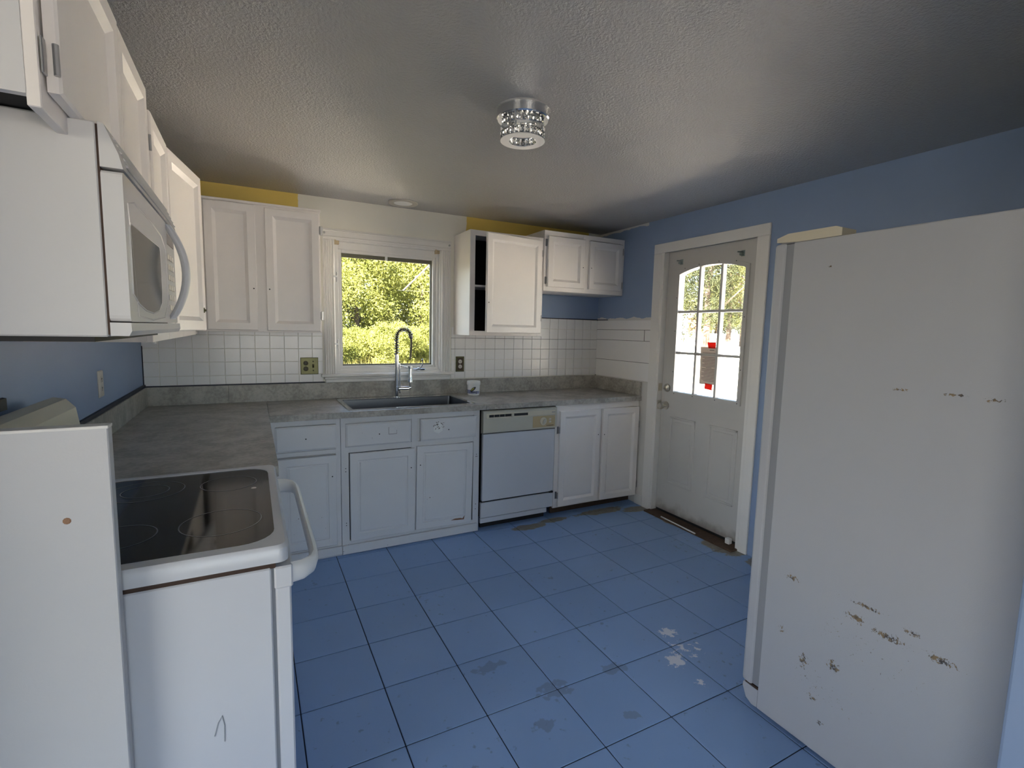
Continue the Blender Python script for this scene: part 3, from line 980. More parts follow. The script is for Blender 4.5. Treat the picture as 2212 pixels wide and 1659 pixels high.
b = nb(); prism(b, [(x, z) for x, z in wind], 'y', -.388, -.3915); obj('window', b, 'oven_window', mdoor)
def strip_loop(bm, pts, y, r):
    tube(bm, [(x, y, z) for x, z in pts], r, 6, True)
b = nb(); strip_loop(b, wind, -.3905, .0018); obj('window_bezel', b, 'micro', mdoor, True)
b = nb(); strip_loop(b, [(.03, .262), (.10, .276), (.30, .272), (.44, .262), (.505, .235), (.515, .16), (.505, .08), (.44, .045), (.25, .036), (.08, .042)], -.3895, .0022); obj('moulded_line', b, 'micro', mdoor, True)
b = nb(); prism(b, rrect(MD + .003, MWL, .030, .314, .008, 3), 'y', -.357, -.384); cp = obj('control_panel', b, 'micro', mw)
kb = nb(); box(kb, -.016, .016, -.0015, .0015, -.008, .008, .001)
k0 = None
for i in range(3):
    for j in range(6):
        if k0 is None:
            k0 = obj('button', kb, 'ivory', cp, loc=(MD + .055 + i * .042, -.385, .075 + j * .030))
        else:
            share('button', k0.data, cp, (MD + .055 + i * .042, -.385, .075 + j * .030))
b = nb(); box(b, MD + .035, MWL - .03, -.3855, -.383, .262, .292, .001); obj('display', b, 'oven_window', cp)
b = nb(); prism(b, [(-.357, .002), (-.386, .002), (-.391, .012), (-.390, .028), (-.357, .028)], 'x', 0.0, MWL); obj('lower_lip', b, 'micro', mw)
# bowed handle
pts = []
for k in range(17):
    f = k / 16
    z = .040 + .270 * f
    bow = math.sin(PI * f)
    pts.append((MD + .006 + .012 * bow, -.390 - .042 * bow ** .8, z))
b = nb()
prev = None
for p in pts:
    wy, wx = .011, .019
    ring = [b.verts.new((p[0] + wx * math.cos(a), p[1] + wy * math.sin(a), p[2])) for a in [q * 2 * PI / 12 for q in range(12)]]
    if prev:
        for k in range(12):
            b.faces.new((prev[k], prev[(k + 1) % 12], ring[(k + 1) % 12], ring[k]))
    else:
        b.faces.new(ring)
    prev = ring
b.faces.new(prev)
obj('handle', b, 'enamel', mw, True)

# ------------------------------------------------------------------ base cabinets
FY = -.606
c = thing('base_cabinet', 'white base cabinet with one drawer and door between range and sink', 'cabinet')
b = nb(); box(b, .02, 1.060, FY + .016, -.006, .0, .874); box(b, .02, .655, -1.750, FY + .016, 0, .874); obj('body', b, 'paint', c)
b = nb(); face_frame(b, .672, 1.060, .0, .874, FY, FY + .018, ((.672, .704), (1.030, 1.060)), ((0, .075), (.655, .685), (.842, .874), (.655, .66))); box(b, .70, 1.035, FY + .008, FY + .018, .06, .85); obj('face_frame', b, 'paint_worn_dim', c)
cab_door('drawer', c, .335, .148, 'paint_worn_dim', kind='slab', loc=(.700, FY, .692), holes=((.163, .072),))
cab_door('door', c, .322, .568, 'paint_worn_dim', kind='routed', loc=(.710, FY, .083), holes=((.298, .437),))
b = nb(); box(b, .66, 1.060, FY - .016, FY, .012, .066, .004); obj('plinth', b, 'paint_worn_dim', c)
b = nb(); box(b, .6565, .672, -1.752, FY + .02, 0, .874); obj('side_face', b, 'paint_worn_dim', c)

c = thing('sink_cabinet', 'white sink base cabinet with two false drawers and chipped sagging doors', 'cabinet')
b = nb(); carcass(b, 1.062, 1.990, FY + .018, -.006, .03, .68); obj('body', b, 'paint', c)
b = nb(); box(b, 1.08, 1.975, FY + .020, FY + .022, .06, .68); obj('shade_sheet', b, 'inside', c)  # dark sheet painting the shade seen past the sagging doors
b = nb(); face_frame(b, 1.062, 1.990, .0, .874, FY, FY + .018, ((1.062, 1.108), (1.505, 1.545), (1.945, 1.990)), ((0, .088), (.652, .690), (.840, .874))); box(b, 1.10, 1.95, FY + .008, FY + .018, .68, .85)
obj('face_frame', b, 'paint_worn_dim', c)
d1 = cab_door('false_drawer', c, .405, .146, 'paint_worn_dim', kind='slab', loc=(1.090, FY, .690), holes=((.203, .071),))
b = nb(); box(b, .262, .312, -.0205, -.0185, .066, .110, .001); obj('latch_plate', b, 'paint_worn_dim', d1)
b = nb()
for (a, c2, e, f) in ((.261, .313, .0645, .0665), (.261, .263, .0645, .111), (.311, .313, .0645, .09)):
    box(b, a, c2, -.0200, -.0188, e, f)
obj('plate_crack', b, 'inside', d1)
d2 = cab_door('false_drawer', c, .402, .146, 'paint_worn_dim', kind='slab', loc=(1.561, FY, .690), holes=((.194, .066),))
# torn sticker
stk = [(.088, .060), (.122, .044), (.150, .062), (.152, .098), (.128, .118), (.098, .112), (.086, .088)]
b = nb(); prism(b, stk, 'y', -.0204, -.0188); stick = obj('sticker', b, simple('torn_sticker', (0.74, 0.75, 0.74), 0.5, vary=0.12, scale=120), d2)
b = nb()
rs = random.Random(5)
for (sx, sz, n, rr) in ((.108, .112, 9, .010), (.092, .098, 4, .006), (.148, .108, 5, .008), (.152, .086, 3, .006), (.118, .088, 3, .005), (.126, .074, 2, .004), (.10, .075, 2, .003)):
    for k in range(n):
        px, pz = sx + rs.uniform(-rr, rr), sz + rs.uniform(-rr, rr)
        a = rs.uniform(0, PI); l = rs.uniform(.004, .009); w = rs.uniform(.0016, .0036)
        dx, dz = math.cos(a), math.sin(a)
        prism(b, [(px - dx * l - dz * w, pz - dz * l + dx * w), (px + dx * l - dz * w * .4, pz + dz * l + dx * w * .4), (px + dx * l * .8 + dz * w, pz + dz * l * .8 - dx * w)], 'y', -.0209, -.0203)
obj('sticker_scraps', b, 'dark_brown', stick)
cab_door('door', c, .408, .562, 'paint_worn_dim', kind='routed', loc=(1.112, FY - .001, .088), holes=((.384, .435),), rotz=math.radians(-0.8))
d3 = cab_door('door', c, .396, .568, 'paint_worn_dim', kind='routed', loc=(1.529, FY - .001, .090), holes=((.024, .442),))
d3.rotation_euler = (0, math.radians(0.8), math.radians(-1.0))
b = nb(); prism(b, [(.245, .034), (.275, .042), (.315, .041), (.33, .036), (.345, .056), (.340, .028), (.29, .030)], 'y', -.0204, -.0188); obj('wood_chip', b, simple('bare_wood', (0.22, 0.11, 0.06), 0.8, vary=0.3), d3)
for (hx, hz) in ((1.089, .555), (1.089, .535), (1.089, .205), (1.089, .190), (1.969, .560), (1.965, .545), (1.973, .545), (1.967, .20), (1.966, .165)):
    b = nb(); lathe(b, [(0, FY - .0006), (.003, FY - .0005), (.003, FY + .003)], (hx, 0, hz), 8, 'y'); obj('screw_hole', b, 'black', c)
b = nb(); box(b, 1.062, 1.975, FY - .016, FY, .006, .064, .004); obj('plinth', b, 'paint_worn_dim', c)

c = thing('base_cabinet', 'white base cabinet with two panelled doors and open toe space beside door', 'cabinet')
b = nb(); carcass(b, 2.640, W - .001, FY + .018, -.006, .075, .874); obj('body', b, 'paint', c)
b = nb(); face_frame(b, 2.615, W - .001, .070, .874, FY, FY + .018, ((2.615, 2.662), (3.030, 3.060), (3.415, W - .001)), ((.070, .10), (.825, .874))); obj('face_frame', b, 'paint', c)
cab_door('door', c, .383, .745, loc=(2.650, FY - .001, .082), holes=((.362, .54),), hinges=(.09, .60), hinge_side='l')
cab_door('door', c, .362, .748, loc=(3.055, FY - .001, .078), holes=((.018, .54),), hinges=(.09, .60), hinge_side='r', rotz=math.radians(-2.2))
b = nb(); box(b, 2.64, W - .002, FY + .075, FY + .09, 0, .076); obj('toe_shade_board', b, 'dark_brown', c)  # dark brown board painting the shade of the open toe space

# ------------------------------------------------------------------ dishwasher
dw = thing('dishwasher', 'white dishwasher with bisque control strip under the counter', 'dishwasher', (2.004, -.590, 0))
b = nb(); box(b, .004, .604, 0, .56, .09, .868); obj('body', b, 'inside', dw)
b = nb(); prism(b, [(-.004, .702), (-.044, .710), (-.044, .858), (-.030, .866), (-.004, .866)], 'x', .002, .606); ctl = obj('control_strip', b, 'bisque', dw)
b = nb(); box(b, .022, .590, -.046, -.0435, .812, .846, .001); obj('vent_recess', b, 'cream', ctl)
b = nb(); box(b, .045, .355, -.0468, -.0455, .820, .838); obj('vent_slot', b, 'black', ctl)
for k in range(3):
    b = nb(); box(b, .082 + k * .042, .084 + k * .042, -.0475, -.0460, .820, .838); obj('vent_rib', b, 'cream', ctl)
b = nb(); box(b, .218, .238, -.056, -.045, .812, .840, .003); obj('latch', b, 'bisque', ctl)
b = nb(); box(b, .398, .590, -.0455, -.0435, .722, .806, .001); pl = obj('dial_plate', b, 'tan', ctl)
b = nb(); lathe(b, [(0, -.0485), (.028, -.0485), (.030, -.0455)], (.488, 0, .765), 24, 'y'); dial = obj('dial', b, 'cream', pl, True)
b = nb(); lathe(b, [(0, 0), (.008, -.002), (.010, -.012), (0, -.014)], (0, 0, 0), 16, 'y')
for v in b.verts:
    v.co.z *= 2.4
obj('dial_grip', b, 'bisque', dial, True, loc=(.490, -.048, .765), rot=(0, math.radians(25), 0))
for k in range(2):
    b = nb(); box(b, .536, .556, -.0485, -.045, .752 + k * .020, .766 + k * .020, .002); obj('push_button', b, 'ivory', pl)
b = nb(); box(b, .518, .524, -.0459, -.0453, .7285, .7345); box(b, .528, .578, -.0459, -.0453, .7295, .7335); obj('nameplate_print', b, 'dark_brown', pl)
b = nb(); box(b, .560, .588, -.0475, -.045, .826, .834); obj('badge', b, 'hinge', ctl)
b = nb(); box(b, .006, .598, -.034, -.004, .216, .700, .003); obj('door_panel', b, 'enamel', dw)
b = nb(); box(b, .004, .602, -.020, -.002, .204, .217); obj('gap', b, 'black', dw)
b = nb(); prism(b, [(.565, .216), (.588, .222), (.600, .214), (.596, .203), (.565, .206)], 'y', -.036, -.02); obj('broken_corner', b, 'black', dw)
b = nb(); box(b, -.002, .600, -.030, -.004, .092, .204, .003); obj('access_panel', b, 'enamel', dw)
b = nb(); box(b, -.002, .552, -.024, -.004, .052, .088, .002); obj('toe_panel', b, 'enamel', dw)
b = nb(); box(b, .020, .560, .03, .05, .0, .10); obj('toe_recess', b, 'black', dw)

# ------------------------------------------------------------------ worktop
ct = thing('countertop', 'grey laminate worktop wrapping the corner with low upstand', 'countertop')
CZ0, CZ1, D = .876, .914, -.6354
SX0, SX1, SYF, SYB = 1.135, 1.945, -.575, -.115       # sink cut-out
b = nb()
box(b, .001, .672, -1.752, -.001, CZ0, CZ1, .001)
obj('slab', b, 'counter', ct)
b = nb()
box(b, .6735, SX0, D, -.001, CZ0, CZ1, .001); box(b, SX1, 2.026, D, -.001, CZ0, CZ1, .001)
box(b, SX0, SX1, D, SYF, CZ0, CZ1, .001); box(b, SX0, SX1, SYB, -.001, CZ0, CZ1, .001)
obj('slab', b, 'counter', ct)
b = nb(); box(b, 2.0275, W - .001, D, -.001, CZ0, CZ1, .001); obj('slab', b, 'counter', ct)
for (x0, x1) in ((.019, .452), (.4535, 1.66), (1.6615, 2.83), (2.8315, W - .020)):
    b = nb(); box(b, x0, x1, -.0195, -.0012, CZ1, 1.0295, .001); obj('upstand', b, 'counter', ct)
b = nb(); box(b, W - .0195, W - .0012, D + .004, -.0012, CZ1, 1.0295, .001); obj('upstand', b, 'counter', ct)
b = nb(); box(b, .0012, .0185, -1.752, -.0012, CZ1, 1.0295, .001); obj('upstand', b, 'counter', ct)

# ------------------------------------------------------------------ sink
sk = thing('kitchen_sink', 'stainless steel single bowl sink set into the grey worktop', 'sink')
b = nb()
o_ = rrect(1.112, 1.968, -.600, -.088, .012, 3)
i_ = rrect(1.142, 1.938, -.568, -.150, .012, 3)
n = len(o_)
zr0, zr1 = .9145, .9185
vo0 = [b.verts.new((p[0], p[1], zr0)) for p in o_]; vo1 = [b.verts.new((p[0], p[1], zr1)) for p in o_]
vi1 = [b.verts.new((p[0], p[1], zr1)) for p in i_]; vi0 = [b.verts.new((p[0], p[1], zr0)) for p in i_]
for k in range(n):
    j = (k + 1) % n
    b.faces.new((vo0[k], vo0[j], vo1[j], vo1[k])); b.faces.new((vo1[k], vo1[j], vi1[j], vi1[k])); b.faces.new((vi1[k], vi1[j], vi0[j], vi0[k]))
    b.faces.new((vi0[k], vi0[j], vo0[j], vo0[k]))
obj('rim', b, 'chrome', sk)
b = nb()
t_ = rrect(1.1415, 1.9385, -.5685, -.1495, .012, 3); m_ = rrect(1.150, 1.930, -.560, -.158, .03, 3)
L = [[b.verts.new((p[0], p[1], .9160)) for p in t_], [b.verts.new((p[0], p[1], .74)) for p in m_], [b.verts.new((p[0], p[1], .715)) for p in rrect(1.17, 1.91, -.54, -.178, .03, 3)]]
for A, B in zip(L, L[1:]):
    for k in range(n):
        j = (k + 1) % n
        b.faces.new((A[k], A[j], B[j], B[k]))
b.faces.new(L[-1])
obj('bowl', b, simple('dark_brushed_steel', (0.17, 0.175, 0.185), 0.42, 1.0, vary=0.1), sk)
b = nb(); lathe(b, [(0, .719), (.035, .719), (.043, .7165)], (1.54, -.36, 0), 20); obj('drain', b, 'chrome', sk, True)

# ------------------------------------------------------------------ faucet
fa = thing('kitchen_faucet', 'tall chrome pull down faucet with a spring neck behind the sink', 'faucet', (1.535, -.118, .9185))
fz = lambda z: z - .9185
b = nb(); lathe(b, [(0, .006), (.024, .006), (.027, .003), (.027, 0), (0, 0)], (0, 0, 0), 24); obj('base_flange', b, 'chrome', fa, True)
b = nb(); cyl(b, (0, 0, .005), (0, 0, fz(1.235)), .0135, n=20); cyl(b, (0, 0, fz(.99)), (0, 0, fz(1.0)), .019, n=20); obj('column', b, 'chrome', fa, True)
b = nb(); cyl(b, (.022, -.004, .03), (.022, -.004, fz(1.17)), .006, n=12); cyl(b, (.0, 0, fz(1.165)), (.022, -.004, fz(1.165)), .007, n=10); obj('support_rod', b, 'chrome', fa, True)
# spring neck path
path = []
ZS, ZT, HW = fz(1.235), fz(1.352), .0525
for k in range(9):
    path.append(Vector((0, 0, ZS + (ZT - ZS) * k / 9)))
for k in range(21):
    a = PI - (PI * .90) * k / 20
    path.append(Vector((HW + HW * math.cos(a), -.012 * k / 20, ZT + .068 * math.sin(a))))
b = nb(); tube(b, path, .007, 10); obj('neck_hose', b, 'hose', fa, True)
def along(t):
    t = max(0, min(.9999, t)) * (len(path) - 1)
    i = int(t); f = t - i
    p = path[i].lerp(path[min(i + 1, len(path) - 1)], f)
    d = (path[min(i + 1, len(path) - 1)] - path[i]).normalized()
    return p, d
sp = []
TURNS, PER = 20, 10
for k in range(TURNS * PER + 1):
    p, d = along(k / (TURNS * PER))
    s = Vector((0, 1, 0)); s = (s - d * s.dot(d)).normalized(); w = d.cross(s)
    a = 2 * PI * k / PER
    sp.append(p + (s * math.cos(a) + w * math.sin(a)) * .0165)
b = nb(); tube(b, sp, .0030, 6); obj('spring', b, 'spring', fa, True)
e = path[-1]
b = nb(); tube(b, [e + Vector((-.004, 0, .014)), e + Vector((.001, -.001, -.012)), e + Vector((.002, -.002, -.022))], [.014, .016, .012], 14); obj('hose_collar', b, 'spring', fa, True)
b = nb(); tube(b, [e, e + Vector((.003, -.004, -.05)), e + Vector((.0, -.006, -.10)), e + Vector((-.006, -.006, -.17))], .008, 10); obj('hose', b, 'hose', fa, True)
hx, hy = e.x - .007, e.y - .006
b = nb(); lathe(b, [(0, fz(1.145)), (.012, fz(1.145)), (.014, fz(1.12)), (.013, fz(1.09)), (.016, fz(1.06)), (.021, fz(1.035)), (.021, fz(1.03)), (0, fz(1.03))], (hx, hy, 0), 20); obj('spray_head', b, 'chrome', fa, True)
b = nb(); cyl(b, (.014, -.003, fz(1.158)), (hx - .012, hy, fz(1.140)), .0045, n=10); lathe(b, [(.014, fz(1.148)), (.019, fz(1.148)), (.019, fz(1.128)), (.014, fz(1.128)), (.014, fz(1.148))], (hx, hy, 0), 18); obj('spray_holder', b, 'chrome', fa, True)
b = nb(); cyl(b, (.012, -.004, fz(.983)), (.085, -.012, fz(.983)), .017, n=18); vb = obj('valve_body', b, 'chrome', fa, True)
b = nb(); cyl(b, (.088, -.012, fz(.985)), (.103, -.014, fz(.990)), .009, n=12); tube(b, [(.096, -.014, fz(.99)), (.092, -.020, fz(1.02)), (.088, -.024, fz(1.035))], .003, 8); obj('lever', b, 'chrome', vb, True)

# ------------------------------------------------------------------ tub on the counter
tb = thing('plastic_tub', 'small white plastic tub with printed oval emblem on the worktop', 'tub', (2.136, -.150, .9145))
b = nb(); lathe(b, [(0, 0), (.043, 0), (.047, .006), (.048, .030), (.050, .100), (.051, .104), (0, .104)], (0, 0, 0), 32); obj('body', b, 'tub', tb, True)
b = nb(); lathe(b, [(.052, .082), (.0535, .084), (.0535, .108), (.050, .113), (0, .114)], (0, 0, 0), 32); obj('lid', b, 'tub', tb, True)
def wrap(bm, pts, r, z_of=None):
    """flat print outline (angle in degrees, height) laid round the tub"""
    vs = [bm.verts.new((r * math.sin(math.radians(a)) , -r * math.cos(math.radians(a)), z)) for a, z in pts]
    bm.faces.new(vs)
A0 = -31
b = nb()
for k in range(-7, 7):
    wrap(b, [(A0 + k * 10, .016), (A0 + k * 10 + 10, .016), (A0 + k * 10 + 10, .036 if k > -2 else .044), (A0 + k * 10, .036 if k > -2 else .046)], .0495)
lb = obj('label_band', b, 'label_blue', tb)
def oval(bm, ca, cz, ra, rz, r, tilt=0.0006):
    wrap(bm, [(ca + ra * math.cos(q * 2 * PI / 18), cz + rz * math.sin(q * 2 * PI / 18) + tilt * ra * math.cos(q * 2 * PI / 18)) for q in range(18)], r)
b = nb(); oval(b, A0 + 4, .051, 24, .013, .0525); em = obj('emblem', b, 'label_dark', tb)
b = nb(); oval(b, A0 - 1, .0505, 15, .008, .0531); obj('emblem_gold', b, 'label_gold', em)
b = nb()
for k in range(7):
    a = A0 - 16 + k * 6
    wrap(b, [(a, .024), (a + 4.5, .024), (a + 4.5, .031), (a, .031)], .0502)
wrap(b, [(A0 + 30, .014), (A0 + 36, .014), (A0 + 36, .038), (A0 + 32, .034)], .0502)
obj('label_lettering', b, 'label_dark', lb)

# ------------------------------------------------------------------ outlet plates
def slots(bm, x, z, y):
    box(bm, x - .0065, x - .0040, y - .0006, y, z - .002, z + .007); box(bm, x + .0040, x + .0065, y - .0006, y, z - .002, z + .006)
    box(bm, x - .0022, x + .0022, y - .0006, y, z - .010, z - .005)
pt = thing('outlet_plate', 'brass two gang plate with outlet and switch on the tiles', 'outlet', (.950, -.0045, 1.150))
b = nb(); rings_panel(b, -.058, .058, -.059, .059, 0, [(0, -.003), (.004, -.006), (.006, -.006)]); obj('plate', b, 'brass', pt)
for s in (-1, 1):
    b = nb(); lathe(b, [(0, -.0078), (.014, -.0078), (.0165, -.006)], (-.024, 0, s * .020), 20, 'y'); sk_ = obj('socket', b, simple('brown_socket', (0.10, 0.085, 0.05), 0.4), pt, True)
    b = nb(); slots(b, -.024, s * .020, -.0078); obj('slot', b, 'black', sk_)
b = nb(); lathe(b, [(0, -.0075), (.003, -.007), (.003, -.006)], (-.024, 0, 0), 8, 'y'); obj('screw', b, 'brass', pt)
b = nb(); box(b, .018, .030, -.0085, -.006, -.013, .013, .001); sw = obj('switch_slot', b, 'dark_brown', pt)
b = nb(); prism(b, [(-.0085, -.009), (-.020, .004), (-.018, .010), (-.0085, .009)], 'x', .0205, .0275); obj('toggle', b, 'brass', pt)
for s in (-1, 1):
    b = nb(); lathe(b, [(0, -.0085), (.0045, -.0075), (.0045, -.006)], (.024, 0, s * .032), 10, 'y'); obj('screw', b, 'black', pt)
pt = thing('outlet_plate', 'single brass outlet plate on the tiles beside the window casing', 'outlet', (2.076, -.0045, 1.150))
b = nb(); rings_panel(b, -.036, .036, -.061, .061, 0, [(0, -.003), (.004, -.006), (.006, -.006)]); obj('plate', b, 'brass', pt)
b = nb(); box(b, -.024, .024, -.0066, -.0058, -.050, .050); inset = obj('dark_inset', b, 'dark_brown', pt)
for s in (-1, 1):
    b = nb(); lathe(b, [(0, -.0085), (.014, -.0085), (.0165, -.006)], (0, 0, s * .020), 20, 'y'); so = obj('socket', b, 'ivory', pt, True)
    b = nb(); slots(b, 0, s * .020, -.0085); obj('slot', b, 'black', so)
pt = thing('outlet_plate', 'white cover plate on the blue wall behind the range', 'outlet', (0, -.965, 1.155), PI / 2)
b = nb(); rings_panel(b, -.037, .037, -.058, .058, 0, [(0, -.003), (.004, -.006), (.006, -.006)]); pp = obj('plate', b, 'ivory', pt)
for s in (-1, 1):
    b = nb(); lathe(b, [(0, -.0078), (.014, -.0078), (.0165, -.006)], (0, 0, s * .020), 16, 'y'); so = obj('socket', b, 'ivory', pt, True)
    b = nb(); slots(b, 0, s * .020, -.0078); obj('slot', b, 'black', so)

# ------------------------------------------------------------------ range
rg = thing('range', 'white electric range with black glass cooktop and towel bar handle', 'range')
RY0, RY1 = -2.508, -1.757
b = nb(); box(b, .04, .622, RY0, RY1, .012, .872, .003); obj('body', b, 'enamel', rg)
b = nb(); box(b, .04, .632, RY0 + .004, RY1 - .004, .870, .888); obj('cooktop_gap', b, 'brown_gap', rg)
b = nb()
oo = rrect(.115, .660, RY0 - .002, RY1 + .002, .022, 6); ii = rrect(.150, .634, RY0 + .036, RY1 - .028, .075, 6)
n = len(oo)
def L_(pts, z):
    return [b.verts.new((p[0], p[1], z)) for p in pts]
lay = [L_(ii, .884), L_(oo, .884), L_(oo, .916), L_([(p[0] + (.006 if p[0] < .4 else -.006), p[1] + (.006 if p[1] < -2.1 else -.006)) for p in oo], .924), L_([(p[0], p[1]) for p in ii], .924), L_(ii, .921)]
for A, B in zip(lay, lay[1:]):
    for k in range(n):
        j = (k + 1) % n
        b.faces.new((A[k], A[j], B[j], B[k]))
obj('cooktop_frame', b, 'enamel', rg, True)
b = nb(); prism(b, ii, 'z', .8865, .9215); gt = obj('glass_top', b, 'glass_black', rg)
def burner(cx_, cy_, r, inner=None):
    b = nb()
    for rr in ([r] if inner is None else [r, inner]):
        lathe(b, [(rr - .0014, .9220), (rr + .0014, .9220)], (cx_, cy_, 0), 48)
    obj('burner_ring', b, 'ring', gt)
burner(.515, -2.29, .092); burner(.305, -2.30, .075); burner(.520, -1.94, .078); burner(.300, -1.93, .100, .06)
b = nb(); lathe(b, [(0, .9235), (.006, .9230), (.008, .9217)], (.590, -2.02, 0), 10); obj('food_speck', b, 'ivory', gt)
b = nb()
prism(b, [(.040, .885), (.128, .885), (.126, 1.06), (.112, 1.165), (.090, 1.192), (.060, 1.198), (.040, 1.19)], 'y', RY0 + .01, RY1 - .01); bg = obj('backguard', b, 'cream', rg)
b = nb(); prism(b, [(.022, 1.196), (.030, 1.196), (.030, 1.226), (.022, 1.228)], 'y', RY0 + .05, -1.99); obj('rear_trim', b, 'black', bg)
# oven door, drawer
b = nb(); box(b, .630, .664, RY0 + .004, RY1 - .004, .215, .822, .004); od = obj('oven_door', b, 'enamel', rg)
b = nb(); box(b, .628, .668, RY0 - .001, RY1 + .001, .818, .872, .004); obj('door_top_rail', b, 'enamel', od)
b = nb(); box(b, .663, .668, RY0 + .12, RY1 - .12, .36, .66, .002); obj('oven_window', b, 'glass_black', od)
b = nb(); box(b, .620, .632, RY0 + .008, RY1 - .008, .05, .868); obj('door_gasket', b, 'rubber', rg)
b = nb(); box(b, .632, .664, RY0 + .004, RY1 - .004, .045, .205, .004); obj('storage_drawer', b, 'enamel', rg)
b = nb()
hp = []
ya, yc = RY0 + .016, RY1 - .016
for (x, y) in ((.662, ya), (.690, ya + .006), (.712, ya + .028), (.722, ya + .065), (.724, ya + .12), (.724, yc - .12), (.722, yc - .065), (.712, yc - .028), (.690, yc - .006), (.662, yc)):
    hp.append(Vector((x, y, .846)))
prev = None
nn = 12
for i, p in enumerate(hp):
    a_ = hp[max(0, i - 1)]; c_ = hp[min(len(hp) - 1, i + 1)]
    d_ = (c_ - a_).normalized(); s_ = Vector((d_.y, -d_.x, 0))
    end = min(i, len(hp) - 1 - i)
    hz_ = (.026, .025, .023, .019, .016)[min(end, 4)]; hw_ = (.012, .012, .012, .011, .011)[min(end, 4)]
    dz_ = (0, 0, -.0, 0, 0)[min(end, 4)]
    ring = [b.verts.new(p + s_ * math.cos(q * 2 * PI / nn) * hw_ + Vector((0, 0, math.sin(q * 2 * PI / nn) * hz_ + dz_))) for q in range(nn)]
    if prev:
        for k in range(nn):
            b.faces.new((prev[k], prev[(k + 1) % nn], ring[(k + 1) % nn], ring[k]))
    else:
        b.faces.new(ring)
    prev = ring
b.faces.new(prev)
obj('handle', b, 'tub', od, True)
for yy in (RY0 + .05, RY1 - .05):
    for xx_ in (.10, .58):
        b = nb(); cyl(b, (xx_, yy, 0), (xx_, yy, .02), .02, n=12); obj('foot', b, 'black', rg)
b = nb(); tube(b, [(.497, RY0 - .0006, .50), (.505, RY0 - .0006, .53), (.513, RY0 - .0006, .545), (.517, RY0 - .0006, .52), (.516, RY0 - .0006, .48)], .0012, 5); obj('scratch', b, 'rubber', rg)

# half height panel in front of the range
kp = thing('end_panel', 'half height white end panel standing against the side of the range', 'panel', (0, -2.538, 0))
b = nb(); box(b, .002, .352, -.016, .016, 0, 1.232, .002); obj('board', b, 'panel', kp)
b = nb(); box(b, .003, .353, -.0165, .0165, 1.228, 1.234, .001); obj('top_edge', b, 'trim', kp)
b = nb(); lathe(b, [(0, -.0172), (.004, -.0170), (.0065, -.0162)], (.283, 0, 1.058), 10, 'y'); obj('nail_hole', b, simple('rusty_nail', (0.30, 0.17, 0.10), 0.8, vary=0.4, scale=300), kp)

# ------------------------------------------------------------------ refrigerator
fr = thing('refrigerator', 'white refrigerator with rust specks on its side facing the range', 'refrigerator')
RX0, RX1 = 2.263, 3.060
b = nb(); box(b, RX0, RX1, -3.340, -2.622, .016, 1.752, .004, 2); obj('body', b, 'fridge', fr)
b = nb(); box(b, RX0 + .004, RX1 - .004, -2.624, -2.590, .10, 1.748); obj('gasket', b, 'rubber', fr)
b = nb()
prism(b, [(-2.596, 0), (-2.596, 1), (-2.580, 1), (-2.566, .999), (-2.553, .998), (-2.553, .002), (-2.566, .001), (-2.580, 0)], 'x', RX0 - .002, RX1 + .002)
for v in b.verts:
    v.co.z = .092 + v.co.z * 1.662
dd = obj('door', b, 'fridge', fr)
bv = dd.modifiers.new('bevel', 'BEVEL'); bv.width = .010; bv.segments = 3; bv.limit_method = 'ANGLE'
b = nb(); prism(b, [(-2.622, .018), (-2.622, .086), (-2.560, .088), (-2.558, .070), (-2.575, .030), (-2.600, .016)], 'x', RX0 + .001, RX1 - .001); obj('kick_plate', b, 'fridge', fr)
b = nb(); box(b, RX0 + .004, RX1 - .004, -2.620, -2.566, .084, .094); obj('bottom_gap', b, 'brown_gap', fr)
b = nb(); prism(b, [(-2.560, 1.758), (-2.560, 1.772), (-2.600, 1.784), (-2.760, 1.784), (-2.780, 1.776), (-2.780, 1.752), (-2.640, 1.752)], 'x', RX0 - .002, RX0 + .075); obj('hinge_cover', b, 'cream', fr)
b = nb(); box(b, RX0 + .002, RX0 + .06, -2.655, -2.575, 1.750, 1.760, .001); cyl(b, (RX0 + .02, -2.59, 1.752), (RX0 + .02, -2.59, 1.766), .007, n=12); obj('top_hinge', b, 'hinge', fr)
for z in (1.05, ):
    b = nb(); tube(b, [(RX1 - .09, -2.556, .75), (RX1 - .09, -2.515, .78), (RX1 - .09, -2.510, 1.0), (RX1 - .09, -2.515, 1.22), (RX1 - .09, -2.556, 1.25)], .012, 10); obj('door_handle', b, 'enamel', fr, True)
for (x, y) in ((RX0 + .05, -3.30), (RX1 - .05, -3.30), (RX0 + .05, -2.67), (RX1 - .05, -2.67)):
    b = nb(); cyl(b, (x, y, 0), (x, y, .02), .018, n=12); obj('levelling_foot', b, 'black', fr)

# ------------------------------------------------------------------ ceiling fixture
lt = thing('ceiling_light', 'chrome flush ceiling light with two rings of crystals', 'light', (1.592, -1.880, H))
b = nb(); lathe(b, [(0, 0), (.112, 0), (.112, -.006), (0, -.006)], (0, 0, 0), 40); obj('mounting_plate', b, 'ceiling', lt)
b = nb(); lathe(b, [(.104, -.004), (.106, -.006), (.106, -.036), (.102, -.040), (0, -.040)], (0, 0, 0), 48); obj('canopy', b, 'chrome', lt, True)
b = nb(); lathe(b, [(.088, -.114), (.090, -.116), (.090, -.119), (.055, -.119), (.055, -.116), (.057, -.114), (.088, -.114)], (0, 0, 0), 48); obj('lower_ring', b, 'chrome', lt, True)
b = nb(); lathe(b, [(.088, -.086), (.090, -.088), (.090, -.090), (.055, -.090), (.055, -.087), (.088, -.086)], (0, 0, 0), 48); obj('upper_ring', b, 'chrome', lt, True)
